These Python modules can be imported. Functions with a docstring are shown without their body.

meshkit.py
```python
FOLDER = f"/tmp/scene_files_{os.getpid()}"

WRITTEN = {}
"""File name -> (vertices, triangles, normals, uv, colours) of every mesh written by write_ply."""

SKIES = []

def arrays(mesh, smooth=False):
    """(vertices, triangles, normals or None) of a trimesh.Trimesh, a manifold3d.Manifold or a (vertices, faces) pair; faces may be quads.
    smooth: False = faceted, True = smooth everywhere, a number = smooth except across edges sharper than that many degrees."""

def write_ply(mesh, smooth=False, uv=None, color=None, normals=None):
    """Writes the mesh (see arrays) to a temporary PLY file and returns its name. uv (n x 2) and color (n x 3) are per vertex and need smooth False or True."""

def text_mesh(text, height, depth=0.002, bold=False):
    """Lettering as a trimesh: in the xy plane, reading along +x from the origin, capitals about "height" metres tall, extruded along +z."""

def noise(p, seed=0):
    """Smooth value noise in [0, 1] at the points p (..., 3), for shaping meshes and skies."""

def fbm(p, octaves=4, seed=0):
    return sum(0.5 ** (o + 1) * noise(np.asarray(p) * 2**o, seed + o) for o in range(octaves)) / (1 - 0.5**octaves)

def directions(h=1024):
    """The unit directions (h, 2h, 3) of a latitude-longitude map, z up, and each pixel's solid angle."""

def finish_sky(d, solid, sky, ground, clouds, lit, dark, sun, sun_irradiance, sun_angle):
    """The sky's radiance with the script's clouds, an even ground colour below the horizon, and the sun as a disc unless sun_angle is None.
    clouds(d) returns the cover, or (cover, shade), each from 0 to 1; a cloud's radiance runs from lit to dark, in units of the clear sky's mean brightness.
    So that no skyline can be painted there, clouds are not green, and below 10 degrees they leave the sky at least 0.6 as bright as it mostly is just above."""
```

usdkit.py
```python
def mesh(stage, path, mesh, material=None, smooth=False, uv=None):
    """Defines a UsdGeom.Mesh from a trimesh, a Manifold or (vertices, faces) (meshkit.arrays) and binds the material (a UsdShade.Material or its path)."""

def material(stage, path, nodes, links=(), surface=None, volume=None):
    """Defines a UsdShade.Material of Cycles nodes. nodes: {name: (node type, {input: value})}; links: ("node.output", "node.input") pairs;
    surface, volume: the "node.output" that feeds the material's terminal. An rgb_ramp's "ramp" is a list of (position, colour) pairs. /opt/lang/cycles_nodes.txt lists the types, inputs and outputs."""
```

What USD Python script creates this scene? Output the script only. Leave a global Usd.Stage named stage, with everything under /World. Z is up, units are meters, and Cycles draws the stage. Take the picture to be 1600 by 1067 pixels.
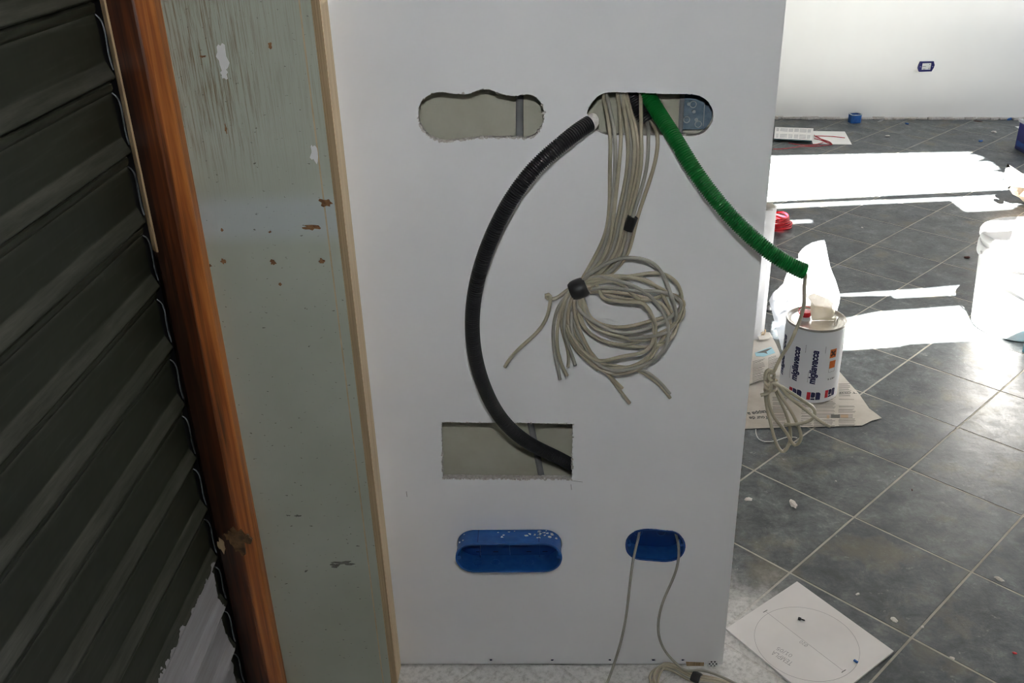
import math, random
import numpy as np, trimesh, usdkit, meshkit
from pxr import Usd, UsdGeom, UsdLux, UsdShade, Gf, Sdf
from shapely.geometry import Polygon, Point, LineString, box as sbox
from shapely import affinity
from shapely.ops import unary_union
from scipy.interpolate import CubicSpline, PchipInterpolator

stage = Usd.Stage.CreateInMemory()
UsdGeom.SetStageUpAxis(stage, UsdGeom.Tokens.z)
UsdGeom.SetStageMetersPerUnit(stage, 1.0)
UsdGeom.Xform.Define(stage, '/World')
UsdGeom.Scope.Define(stage, '/World/Looks')

# ---------------------------------------------------------------- camera, sky, sun, exposure
FPX = 1482.59
CAM = np.array([0.32595, -1.48965, 1.52384])
RT = np.array([0.99917824, 0.02833343, -0.02898373])
UP = np.array([0.01310347, 0.45087916, 0.89248881])
FW = np.array([-0.03835543, 0.89213519, -0.45013738])
EXPOSURE = 0.72
SUN_ELEV, SUN_SLOPE = 55.0, 0.28          # the sun stands behind the camera; its rays run along +y
SUN_STRENGTH, SKY_STRENGTH = 30.0, 0.55

cam = UsdGeom.Camera.Define(stage, '/World/camera')
cam.CreateHorizontalApertureAttr(36.0)
cam.CreateVerticalApertureAttr(36.0 * 1067 / 1600)
cam.CreateFocalLengthAttr(36.0 * FPX / 1600)
cam.CreateFStopAttr(0.0)
cam.CreateExposureAttr(EXPOSURE)
cam.CreateClippingRangeAttr(Gf.Vec2f(0.02, 500))
cam.AddTransformOp().Set(Gf.Matrix4d(*RT, 0, *UP, 0, *(-FW), 0, *CAM, 1))

dome = UsdLux.DomeLight.Define(stage, '/World/sky_light')
dome.CreateIntensityAttr(SKY_STRENGTH)
dome.CreateColorAttr(Gf.Vec3f(0.84, 0.92, 1.03))

sun = UsdLux.DistantLight.Define(stage, '/World/sun_light')
sun.CreateAngleAttr(0.30)
sun.CreateNormalizeAttr(True)
sun.CreateIntensityAttr(SUN_STRENGTH)
sun.CreateColorAttr(Gf.Vec3f(1.0, 0.955, 0.89))
sd = np.array([SUN_SLOPE, 1.0, 0]); sd /= np.linalg.norm(sd)
sd = sd * math.cos(math.radians(SUN_ELEV)) - np.array([0, 0, math.sin(math.radians(SUN_ELEV))])
zx = -sd; xx = np.cross([0, 0, 1.0], zx); xx /= np.linalg.norm(xx); yx = np.cross(zx, xx)
sun.AddTransformOp().Set(Gf.Matrix4d(*xx, 0, *yx, 0, *zx, 0, 0, 0, 10, 1))

# the camera's small pop-up flash, a little above the lens: it gives the hard narrow shadows under cables and in the cut-outs
FLASH = 1.43
fl_ = UsdLux.RectLight.Define(stage, '/World/flash_light')
fl_.CreateWidthAttr(0.045); fl_.CreateHeightAttr(0.020)
fl_.CreateNormalizeAttr(True)
fl_.CreateIntensityAttr(FLASH)
fl_.CreateColorAttr(Gf.Vec3f(0.965, 0.985, 1.0))
fp_ = CAM + UP * 0.155 + RT * 0.008 + FW * 0.03
fl_.AddTransformOp().Set(Gf.Matrix4d(*RT, 0, *UP, 0, *(-FW), 0, *fp_, 1))

# ---------------------------------------------------------------- helpers
rng = np.random.default_rng(7)


def ray(px, py):
    return FW + RT * (px - 800) / FPX - UP * (py - 533.5) / FPX


def at(px, py, y):
    """the point on the upright plane at depth y"""
    d = ray(px, py)
    return CAM + d * (y - CAM[1]) / d[1]


def onfloor(px, py, z=0.0):
    d = ray(px, py)
    return CAM + d * (z - CAM[2]) / d[2]


def pix(p):
    X = np.asarray(p, float) - CAM
    return np.array([800 + FPX * (X @ RT) / (X @ FW), 533.5 - FPX * (X @ UP) / (X @ FW)])


TAKEN = {}


def path_for(parent, name):
    base = f'{parent}/{name}'
    k = TAKEN.get(base, 0)
    TAKEN[base] = k + 1
    return base if k == 0 else f'{base}_{k:03d}'


def setd(prim, label=None, cat=None, group=None, kind=None):
    for k, v in (('label', label), ('category', cat), ('group', group), ('kind', kind)):
        if v:
            prim.SetCustomDataByKey(k, v)
    return prim


class Node:
    def __init__(self, path, loc):
        self.path, self.loc = path, np.asarray(loc, float)


def thing(name, label=None, cat=None, loc=(0, 0, 0), group=None, kind=None):
    p = path_for('/World', name)
    x = UsdGeom.Xform.Define(stage, p)
    x.AddTranslateOp().Set(Gf.Vec3d(*map(float, loc)))
    setd(x.GetPrim(), label, cat, group, kind)
    return Node(p, loc)


def part(name, mesh, mat, parent, smooth=False, label=None, kind=None):
    """a mesh given in world coordinates, as a child of a thing (or of a part)"""
    m = mesh.copy() if isinstance(mesh, trimesh.Trimesh) else meshkit_tm(mesh)
    m.apply_translation(-parent.loc)
    p = path_for(parent.path, name)
    g = usdkit.mesh(stage, p, m, '/World/Looks/' + mat, smooth)
    setd(g.GetPrim(), label, kind=kind)
    return Node(p, parent.loc)


def single(name, mesh, mat, label=None, cat=None, group=None, kind=None, smooth=False):
    m = mesh if isinstance(mesh, trimesh.Trimesh) else meshkit_tm(mesh)
    b = m.bounds
    loc = np.array([(b[0][0] + b[1][0]) / 2, (b[0][1] + b[1][1]) / 2, b[0][2]])
    m = m.copy(); m.apply_translation(-loc)
    p = path_for('/World', name)
    g = usdkit.mesh(stage, p, m, '/World/Looks/' + mat, smooth)
    g.AddTranslateOp().Set(Gf.Vec3d(*map(float, loc)))
    setd(g.GetPrim(), label, cat, group, kind)
    return Node(p, loc)


def meshkit_tm(m):
    v, f, _ = meshkit.arrays(m)
    return trimesh.Trimesh(v, f, process=False)


def bx(x0, x1, y0, y1, z0, z1):
    b = trimesh.creation.box([x1 - x0, y1 - y0, z1 - z0])
    b.apply_translation([(x0 + x1) / 2, (y0 + y1) / 2, (z0 + z1) / 2])
    return b


def bevel_box(x0, x1, y0, y1, z0, z1, b):
    """box with its four top edges chamfered by b"""
    v = []
    for z, i in ((z0, 0), (z1 - b, 0), (z1, b)):
        v += [(x0 + i, y0 + i, z), (x1 - i, y0 + i, z), (x1 - i, y1 - i, z), (x0 + i, y1 - i, z)]
    f = []
    for r in (0, 4):
        for k in range(4):
            a, c = r + k, r + (k + 1) % 4
            f += [(a, c, c + 4), (a, c + 4, a + 4)]
    f += [(8, 9, 10), (8, 10, 11), (0, 2, 1), (0, 3, 2)]
    return trimesh.Trimesh(v, f, process=False)


def cat(*ms):
    ms = [m for x in ms for m in (x if isinstance(x, (list, tuple)) else [x])]
    return trimesh.util.concatenate(ms)


def polys(g):
    if g.is_empty:
        return []
    return [p for p in getattr(g, 'geoms', [g]) if p.geom_type == 'Polygon' and p.area > 1e-9]


def extrude(poly, h):
    return cat([trimesh.creation.extrude_polygon(p, h, engine='earcut') for p in polys(poly)])


def upright(poly, y0, y1):
    """a shapely shape in (x, z) as a slab between the depths y0 < y1"""
    m = extrude(poly, y1 - y0)
    v = np.array(m.vertices)
    m.vertices = np.stack([v[:, 0], y1 - v[:, 2], v[:, 1]], 1)
    return m


def flat(poly, z0, h):
    m = extrude(poly, h)
    m.apply_translation([0, 0, z0])
    return m


def spline(pts, n, kind='cubic'):
    pts = np.asarray(pts, float)
    d = np.linalg.norm(np.diff(pts, axis=0), axis=1)
    t = np.r_[0, np.cumsum(np.maximum(d, 1e-6) ** 0.75)]
    s = CubicSpline(t, pts) if kind == 'cubic' else PchipInterpolator(t, pts)
    q = s(np.linspace(0, t[-1], 2000))
    L = np.r_[0, np.cumsum(np.linalg.norm(np.diff(q, axis=0), axis=1))]
    u = np.linspace(0, L[-1], n)
    return np.stack([np.interp(u, L, q[:, k]) for k in range(3)], 1), L[-1]


def tube(p, r, n=8, caps=True):
    p = np.asarray(p, float)
    r = np.broadcast_to(r, len(p))
    t = np.gradient(p, axis=0)
    t /= np.maximum(np.linalg.norm(t, axis=1, keepdims=True), 1e-12)
    a = np.array([0, 0, 1.0]) if abs(t[0][2]) < 0.9 else np.array([1.0, 0, 0])
    u = np.cross(t[0], a); u /= np.linalg.norm(u)
    ang = np.linspace(0, 2 * np.pi, n, endpoint=False)
    V = []
    for i in range(len(p)):
        u = u - t[i] * (u @ t[i]); u /= np.linalg.norm(u)
        w = np.cross(t[i], u)
        V.append(p[i] + r[i] * (np.cos(ang)[:, None] * u + np.sin(ang)[:, None] * w))
    V = np.vstack(V)
    i, k = np.meshgrid(np.arange(len(p) - 1), np.arange(n), indexing='ij')
    a0 = (i * n + k).ravel(); a1 = (i * n + (k + 1) % n).ravel()
    F = np.vstack([np.c_[a0, a1, a1 + n], np.c_[a0, a1 + n, a0 + n]])
    if caps:
        c0, c1 = len(V), len(V) + 1
        V = np.vstack([V, p[0], p[-1]])
        k = np.arange(n)
        F = np.vstack([F, np.c_[np.full(n, c0), (k + 1) % n, k], np.c_[np.full(n, c1), (len(p) - 1) * n + k, (len(p) - 1) * n + (k + 1) % n]])
    return trimesh.Trimesh(V, F, process=False)


def cable(pts, r=0.0027, step=0.004, n=8, kind='cubic'):
    q, L = spline(pts, 50, kind)
    q, L = spline(pts, max(8, int(L / step)), kind)
    return tube(q, r, n)


def corrugated(pts, r=0.0125, pitch=0.0037, n=18, depth=0.0018):
    q, L = spline(pts, 50)
    m = int(L / pitch)
    q, L = spline(pts, m * 6 + 1)
    ph = (np.arange(len(q)) % 6)
    prof = np.array([0, 0, -depth * .8, -depth, -depth * .8, 0])[ph]
    return tube(q, r + prof, n), q


def rev(profile, n=40, centre=(0, 0, 0)):
    """lathe of (radius, z) points about the upright axis"""
    m = trimesh.creation.revolve(np.asarray(profile, float), sections=n)
    m.apply_translation(centre)
    return m


def jitter(pts, amp, step, seed):
    """resample a closed outline and roughen it"""
    r = np.random.default_rng(seed)
    ring = LineString(list(pts) + [pts[0]])
    n = max(8, int(ring.length / step))
    q = np.array([ring.interpolate(i / n, normalized=True).coords[0] for i in range(n)])
    d = np.roll(q, -1, 0) - np.roll(q, 1, 0)
    nn = np.c_[-d[:, 1], d[:, 0]]; nn /= np.maximum(np.linalg.norm(nn, axis=1, keepdims=True), 1e-9)
    return q + nn * (r.normal(0, amp, n) * (r.random(n) < 0.6))[:, None]


def smooth_ring(pts, n=120):
    pts = np.asarray(pts, float)
    if np.allclose(pts[0], pts[-1]):
        pts = pts[:-1]
    P = np.vstack([pts, pts[:1]])
    t = np.r_[0, np.cumsum(np.linalg.norm(np.diff(P, axis=0), axis=1))]
    s = CubicSpline(t, P, bc_type='periodic')
    return s(np.linspace(0, t[-1], n, endpoint=False))


def stadium(cx, cz, w, h, n=12):
    return LineString([(cx - w / 2 + h / 2, cz), (cx + w / 2 - h / 2, cz)]).buffer(h / 2, quad_segs=n)


def blob_poly(cx, cy, r, seed, squash=1.0, n=14, rough=0.35):
    g = np.random.default_rng(seed)
    a = np.linspace(0, 2 * np.pi, n, endpoint=False)
    rr = r * (1 + rough * (g.random(n) - 0.5) * 2)
    return Polygon(np.c_[cx + rr * np.cos(a), cy + rr * squash * np.sin(a)]).buffer(0)


# ---------------------------------------------------------------- materials
def M(name, nodes, links, surface='p.BSDF'):
    usdkit.material(stage, '/World/Looks/' + name, nodes, links, surface=surface)


def plain(name, c, rough=0.5, metal=0.0, spec=0.5, trans=0.0, **kw):
    M(name, {'p': ('principled_bsdf', dict(base_color=c, roughness=rough, metallic=metal, specular_ior_level=spec, transmission_weight=trans, **kw))}, [])


def noisy(name, c1, c2, scale, rough=0.5, bump=0.0, stretch=(1, 1, 1), lo=0.35, hi=0.65, detail=6.0, spec=0.5, bscale=None, metal=0.0, coord='object', bdist=0.002):
    nodes = {'t': ('texture_coordinate', {}), 'm': ('mapping', {'scale': stretch}), 'n': ('noise_texture', {'scale': scale, 'detail': detail, 'roughness': 0.6}),
             'r': ('rgb_ramp', {'ramp': [(lo, c1), (hi, c2)]}), 'p': ('principled_bsdf', {'roughness': rough, 'specular_ior_level': spec, 'metallic': metal})}
    links = [('t.object', 'm.vector'), ('m.vector', 'n.vector'), ('n.fac', 'r.fac'), ('r.color', 'p.base_color')]
    if bump:
        nodes['n2'] = ('noise_texture', {'scale': bscale or scale * 3, 'detail': 4.0})
        nodes['b'] = ('bump', {'strength': bump, 'distance': bdist})
        links += [('m.vector', 'n2.vector'), ('n2.fac', 'b.height'), ('b.normal', 'p.normal')]
    M(name, nodes, links)


noisy('white_paint', (0.78, 0.785, 0.80), (0.82, 0.82, 0.83), 3.0, 0.75, 0.15, bscale=180, spec=0.25, bdist=0.0006)
noisy('far_paint', (0.80, 0.80, 0.78), (0.84, 0.84, 0.82), 1.5, 0.8, 0.1, bscale=90, spec=0.2)
noisy('gypsum', (0.46, 0.43, 0.40), (0.66, 0.63, 0.60), 160.0, 0.95, 0.6, spec=0.1)
noisy('board_back', (0.50, 0.485, 0.385), (0.56, 0.55, 0.455), 14.0, 0.85, 0.15, bscale=200, spec=0.2)
noisy('plaster_dark', (0.35, 0.35, 0.34), (0.42, 0.42, 0.40), 4.0, 0.9)
noisy('street', (0.33, 0.335, 0.34), (0.40, 0.405, 0.41), 3.0, 0.9)
noisy('canopy', (0.70, 0.69, 0.67), (0.75, 0.74, 0.72), 3.0, 0.9)
noisy('side_paint', (0.30, 0.30, 0.29), (0.36, 0.36, 0.35), 2.0, 0.85)
noisy('beam_wood', (0.16, 0.11, 0.07), (0.24, 0.17, 0.11), 2.0, 0.8)
plain('facade_metal', (0.45, 0.45, 0.45), 0.6)

# tile: slate-look stoneware, tone differs per tile, plaster dust around the wall's foot
def dust_nodes(lo=0.16, hi=0.42):
    n = {'g': ('geometry', {}), 'gx': ('separate_xyz', {}),
         'dx': ('math', {'math_type': 'subtract', 'value2': 0.60}), 'dx0': ('math', {'math_type': 'maximum', 'value2': 0.0}),
         'dy': ('math', {'math_type': 'maximum', 'value2': 0.0}),
         'xx': ('math', {'math_type': 'multiply'}), 'yy': ('math', {'math_type': 'multiply'}),
         'ss': ('math', {'math_type': 'add'}), 'sq': ('math', {'math_type': 'sqrt'}),
         'dn': ('noise_texture', {'scale': 9.0, 'detail': 8.0, 'roughness': 0.7}), 'dm': ('math', {'math_type': 'multiply_add', 'value2': 0.34, 'value3': -0.17}),
         'dd': ('math', {'math_type': 'add'}),
         'mask': ('map_range', {'range_type': 'smoothstep', 'from_min': lo, 'from_max': hi, 'to_min': 0.92, 'to_max': 0.0})}
    l = [('g.position', 'gx.vector'), ('gx.x', 'dx.value1'), ('dx.value', 'dx0.value1'), ('gx.y', 'dy.value1'),
         ('dx0.value', 'xx.value1'), ('dx0.value', 'xx.value2'), ('dy.value', 'yy.value1'), ('dy.value', 'yy.value2'),
         ('xx.value', 'ss.value1'), ('yy.value', 'ss.value2'), ('ss.value', 'sq.value1'),
         ('g.position', 'dn.vector'), ('dn.fac', 'dm.value1'), ('sq.value', 'dd.value1'), ('dm.value', 'dd.value2'), ('dd.value', 'mask.value')]
    return n, l


dn, dl = dust_nodes()
M('tile', {**dn,
    'oi': ('object_info', {}), 'of': ('vector_math', {'math_type': 'multiply_add', 'vector2': (1, 1, 1)}),
    'cx': ('combine_xyz', {}), 'om': ('math', {'math_type': 'multiply', 'value2': 7.0}),
    'ad': ('vector_math', {'math_type': 'add'}),
    'n1': ('noise_texture', {'scale': 13.0, 'detail': 10.0, 'roughness': 0.78, 'distortion': 0.25}),
    'r1': ('rgb_ramp', {'ramp': [(0.30, (0.020, 0.025, 0.028)), (0.44, (0.053, 0.062, 0.066)), (0.55, (0.097, 0.109, 0.114)), (0.68, (0.205, 0.218, 0.222))]}),
    'n2': ('noise_texture', {'scale': 6.5, 'detail': 6.0, 'roughness': 0.6}),
    'r2': ('rgb_ramp', {'ramp': [(0.54, (0, 0, 0)), (0.68, (1, 1, 1))]}),
    'mx': ('mix', {'color2': (0.125, 0.110, 0.070)}), 'mf': ('math', {'math_type': 'multiply', 'value2': 0.7}),
    'n3': ('noise_texture', {'scale': 38.0, 'detail': 8.0, 'roughness': 0.75}),
    'r3': ('rgb_ramp', {'ramp': [(0.60, (0, 0, 0)), (0.74, (0.75, 0.75, 0.75))]}),
    'mw': ('mix', {'color2': (0.42, 0.42, 0.41)}),
    'dcn': ('noise_texture', {'scale': 70.0, 'detail': 5.0, 'roughness': 0.7}), 'dcr': ('rgb_ramp', {'ramp': [(0.30, (0.36, 0.355, 0.34)), (0.5, (0.62, 0.615, 0.60)), (0.7, (0.74, 0.73, 0.71))]}),
    'md': ('mix', {}),
    'tint': ('mix', {'mix_type': 'multiply', 'fac': 1.0}), 'tr': ('rgb_ramp', {'ramp': [(0, (0.85, 0.86, 0.88)), (1, (1.15, 1.14, 1.10))]}),
    'bn': ('noise_texture', {'scale': 26.0, 'detail': 8.0, 'roughness': 0.65}), 'b': ('bump', {'strength': 0.35, 'distance': 0.003}),
    'rr': ('rgb_ramp', {'ramp': [(0.35, (0.34, 0.34, 0.34)), (0.65, (0.52, 0.52, 0.52))]}),
    'p': ('principled_bsdf', {'specular_ior_level': 0.34})},
  dl + [('oi.random', 'om.value1'), ('om.value', 'cx.x'), ('om.value', 'cx.y'), ('om.value', 'cx.z'), ('g.position', 'ad.vector1'), ('cx.vector', 'ad.vector2'),
   ('ad.vector', 'n1.vector'), ('n1.fac', 'r1.fac'), ('ad.vector', 'n2.vector'), ('n2.fac', 'r2.fac'), ('r2.color', 'mf.value1'), ('mf.value', 'mx.fac'), ('r1.color', 'mx.color1'),
   ('g.position', 'n3.vector'), ('n3.fac', 'r3.fac'), ('r3.color', 'mw.fac'), ('mx.color', 'tint.color1'), ('oi.random', 'tr.fac'), ('tr.color', 'tint.color2'), ('tint.color', 'mw.color1'),
   ('g.position', 'dcn.vector'), ('dcn.fac', 'dcr.fac'), ('mw.color', 'md.color1'), ('dcr.color', 'md.color2'), ('mask.result', 'md.fac'), ('md.color', 'p.base_color'),
   ('ad.vector', 'bn.vector'), ('bn.fac', 'b.height'), ('b.normal', 'p.normal'), ('bn.fac', 'rr.fac'), ('rr.color', 'p.roughness')])
M('grout', {**dn, 'n1': ('noise_texture', {'scale': 20.0, 'detail': 6.0}), 'r1': ('rgb_ramp', {'ramp': [(0.3, (0.32, 0.30, 0.25)), (0.7, (0.46, 0.44, 0.38))]}),
    'dcn': ('noise_texture', {'scale': 70.0, 'detail': 5.0, 'roughness': 0.7}), 'dcr': ('rgb_ramp', {'ramp': [(0.3, (0.36, 0.355, 0.34)), (0.7, (0.72, 0.71, 0.69))]}),
    'md': ('mix', {}), 'p': ('principled_bsdf', {'roughness': 0.9})},
  dl + [('g.position', 'n1.vector'), ('n1.fac', 'r1.fac'), ('g.position', 'dcn.vector'), ('dcn.fac', 'dcr.fac'), ('r1.color', 'md.color1'), ('dcr.color', 'md.color2'), ('mask.result', 'md.fac'), ('md.color', 'p.base_color')])

# shutter: dark olive paint brushed over, the lowest slats left in the old grey
M('shutter_paint', {'g': ('geometry', {}), 'x': ('separate_xyz', {}),
    'e': ('noise_texture', {'scale': 30.0, 'detail': 4.0}), 'em': ('math', {'math_type': 'multiply_add', 'value2': 0.05, 'value3': -0.025}),
    'za': ('math', {'math_type': 'add'}), 'zm': ('math', {'math_type': 'less_than', 'value2': 0.432}),
    'ya': ('math', {'math_type': 'add'}), 'ym': ('math', {'math_type': 'less_than', 'value2': -0.176}), 'mk': ('math', {'math_type': 'multiply'}),
    'sc': ('mapping', {'scale': (8, 3, 40)}), 'n': ('noise_texture', {'scale': 2.2, 'detail': 8.0, 'roughness': 0.7}),
    'r': ('rgb_ramp', {'ramp': [(0.3, (0.007, 0.009, 0.004)), (0.55, (0.013, 0.0155, 0.009)), (0.75, (0.034, 0.038, 0.029))]}),
    'r2': ('rgb_ramp', {'ramp': [(0.3, (0.26, 0.25, 0.25)), (0.7, (0.36, 0.36, 0.40))]}),
    'nz': ('separate_xyz', {}), 'nzr': ('map_range', {'range_type': 'smoothstep', 'from_min': 0.12, 'from_max': 0.5, 'to_min': 0.0, 'to_max': 1.0}), 'dun': ('rgb_ramp', {'ramp': [(0.35, (0.08, 0.08, 0.08)), (0.7, (0.7, 0.7, 0.7))]}), 'dum': ('math', {'math_type': 'multiply'}), 'du': ('mix', {'color2': (0.088, 0.086, 0.070)}),
    'mx': ('mix', {}), 'bn': ('noise_texture', {'scale': 25.0, 'detail': 6.0}), 'b': ('bump', {'strength': 0.25, 'distance': 0.002}),
    'p': ('principled_bsdf', {'roughness': 0.42, 'specular_ior_level': 0.35})},
  [('g.position', 'x.vector'), ('g.position', 'e.vector'), ('e.fac', 'em.value1'), ('x.z', 'za.value1'), ('em.value', 'za.value2'), ('za.value', 'zm.value1'),
   ('x.y', 'ya.value1'), ('em.value', 'ya.value2'), ('ya.value', 'ym.value1'), ('zm.value', 'mk.value1'), ('ym.value', 'mk.value2'),
   ('g.position', 'sc.vector'), ('sc.vector', 'n.vector'), ('n.fac', 'r.fac'), ('n.fac', 'r2.fac'), ('g.normal', 'nz.vector'), ('nz.z', 'nzr.value'), ('n.fac', 'dun.fac'), ('nzr.result', 'dum.value1'), ('dun.color', 'dum.value2'), ('dum.value', 'du.fac'), ('r.color', 'du.color1'), ('du.color', 'mx.color1'), ('r2.color', 'mx.color2'), ('mk.value', 'mx.fac'), ('mx.color', 'p.base_color'),
   ('g.position', 'bn.vector'), ('bn.fac', 'b.height'), ('b.normal', 'p.normal')])
noisy('clip_metal', (0.06, 0.065, 0.07), (0.24, 0.26, 0.29), 40.0, 0.35, metal=0.7)

# stained pine: bands of dark and orange stain along the grain
M('stained_wood', {'g': ('geometry', {}), 'm': ('mapping', {'scale': (60, 60, 1.6)}), 'n': ('noise_texture', {'scale': 1.3, 'detail': 7.0, 'roughness': 0.6, 'distortion': 0.8}),
    'x': ('separate_xyz', {}), 'mr': ('map_range', {'from_min': -0.270, 'from_max': -0.214, 'to_min': -0.44, 'to_max': 0.24}),
    'm2': ('mapping', {'scale': (25, 25, 2.2)}), 'n2': ('noise_texture', {'scale': 1.0, 'detail': 3.0, 'distortion': 1.0}), 'a2': ('math', {'math_type': 'multiply_add', 'value2': 0.5, 'value3': -0.25}),
    'a': ('math', {'math_type': 'add'}), 'a3': ('math', {'math_type': 'add'}),
    'r': ('rgb_ramp', {'ramp': [(0.22, (0.016, 0.005, 0.0015)), (0.45, (0.085, 0.021, 0.004)), (0.62, (0.25, 0.068, 0.011)), (0.85, (0.47, 0.165, 0.036))]}),
    'b': ('bump', {'strength': 0.3, 'distance': 0.002}), 'p': ('principled_bsdf', {'roughness': 0.38, 'specular_ior_level': 0.5})},
  [('g.position', 'm.vector'), ('m.vector', 'n.vector'), ('g.position', 'x.vector'), ('x.x', 'mr.value'), ('g.position', 'm2.vector'), ('m2.vector', 'n2.vector'), ('n2.fac', 'a2.value1'),
   ('n.fac', 'a.value1'), ('mr.result', 'a.value2'), ('a.value', 'a3.value1'), ('a2.value', 'a3.value2'), ('a3.value', 'r.fac'), ('r.color', 'p.base_color'), ('n.fac', 'b.height'), ('b.normal', 'p.normal')])
noisy('bare_wood', (0.36, 0.25, 0.14), (0.50, 0.36, 0.21), 1.5, 0.8, 0.3, stretch=(60, 60, 3))
noisy('pale_wood', (0.66, 0.51, 0.33), (0.78, 0.64, 0.45), 1.2, 0.7, 0.25, stretch=(90, 90, 3), spec=0.3)
noisy('ply_edge', (0.26, 0.18, 0.095), (0.44, 0.33, 0.19), 1.3, 0.8, 0.4, stretch=(120, 120, 3), spec=0.3)
noisy('wood_knot', (0.05, 0.025, 0.01), (0.17, 0.09, 0.035), 60.0, 0.7, 0.6)
noisy('rust', (0.13, 0.055, 0.02), (0.26, 0.14, 0.06), 120.0, 0.9, 0.5)
noisy('scuff', (0.10, 0.10, 0.085), (0.16, 0.16, 0.14), 90.0, 0.8)
plain('filler_white', (0.72, 0.72, 0.72), 0.8)
noisy('joint_line', (0.40, 0.31, 0.19), (0.52, 0.42, 0.28), 30.0, 0.8)

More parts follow.
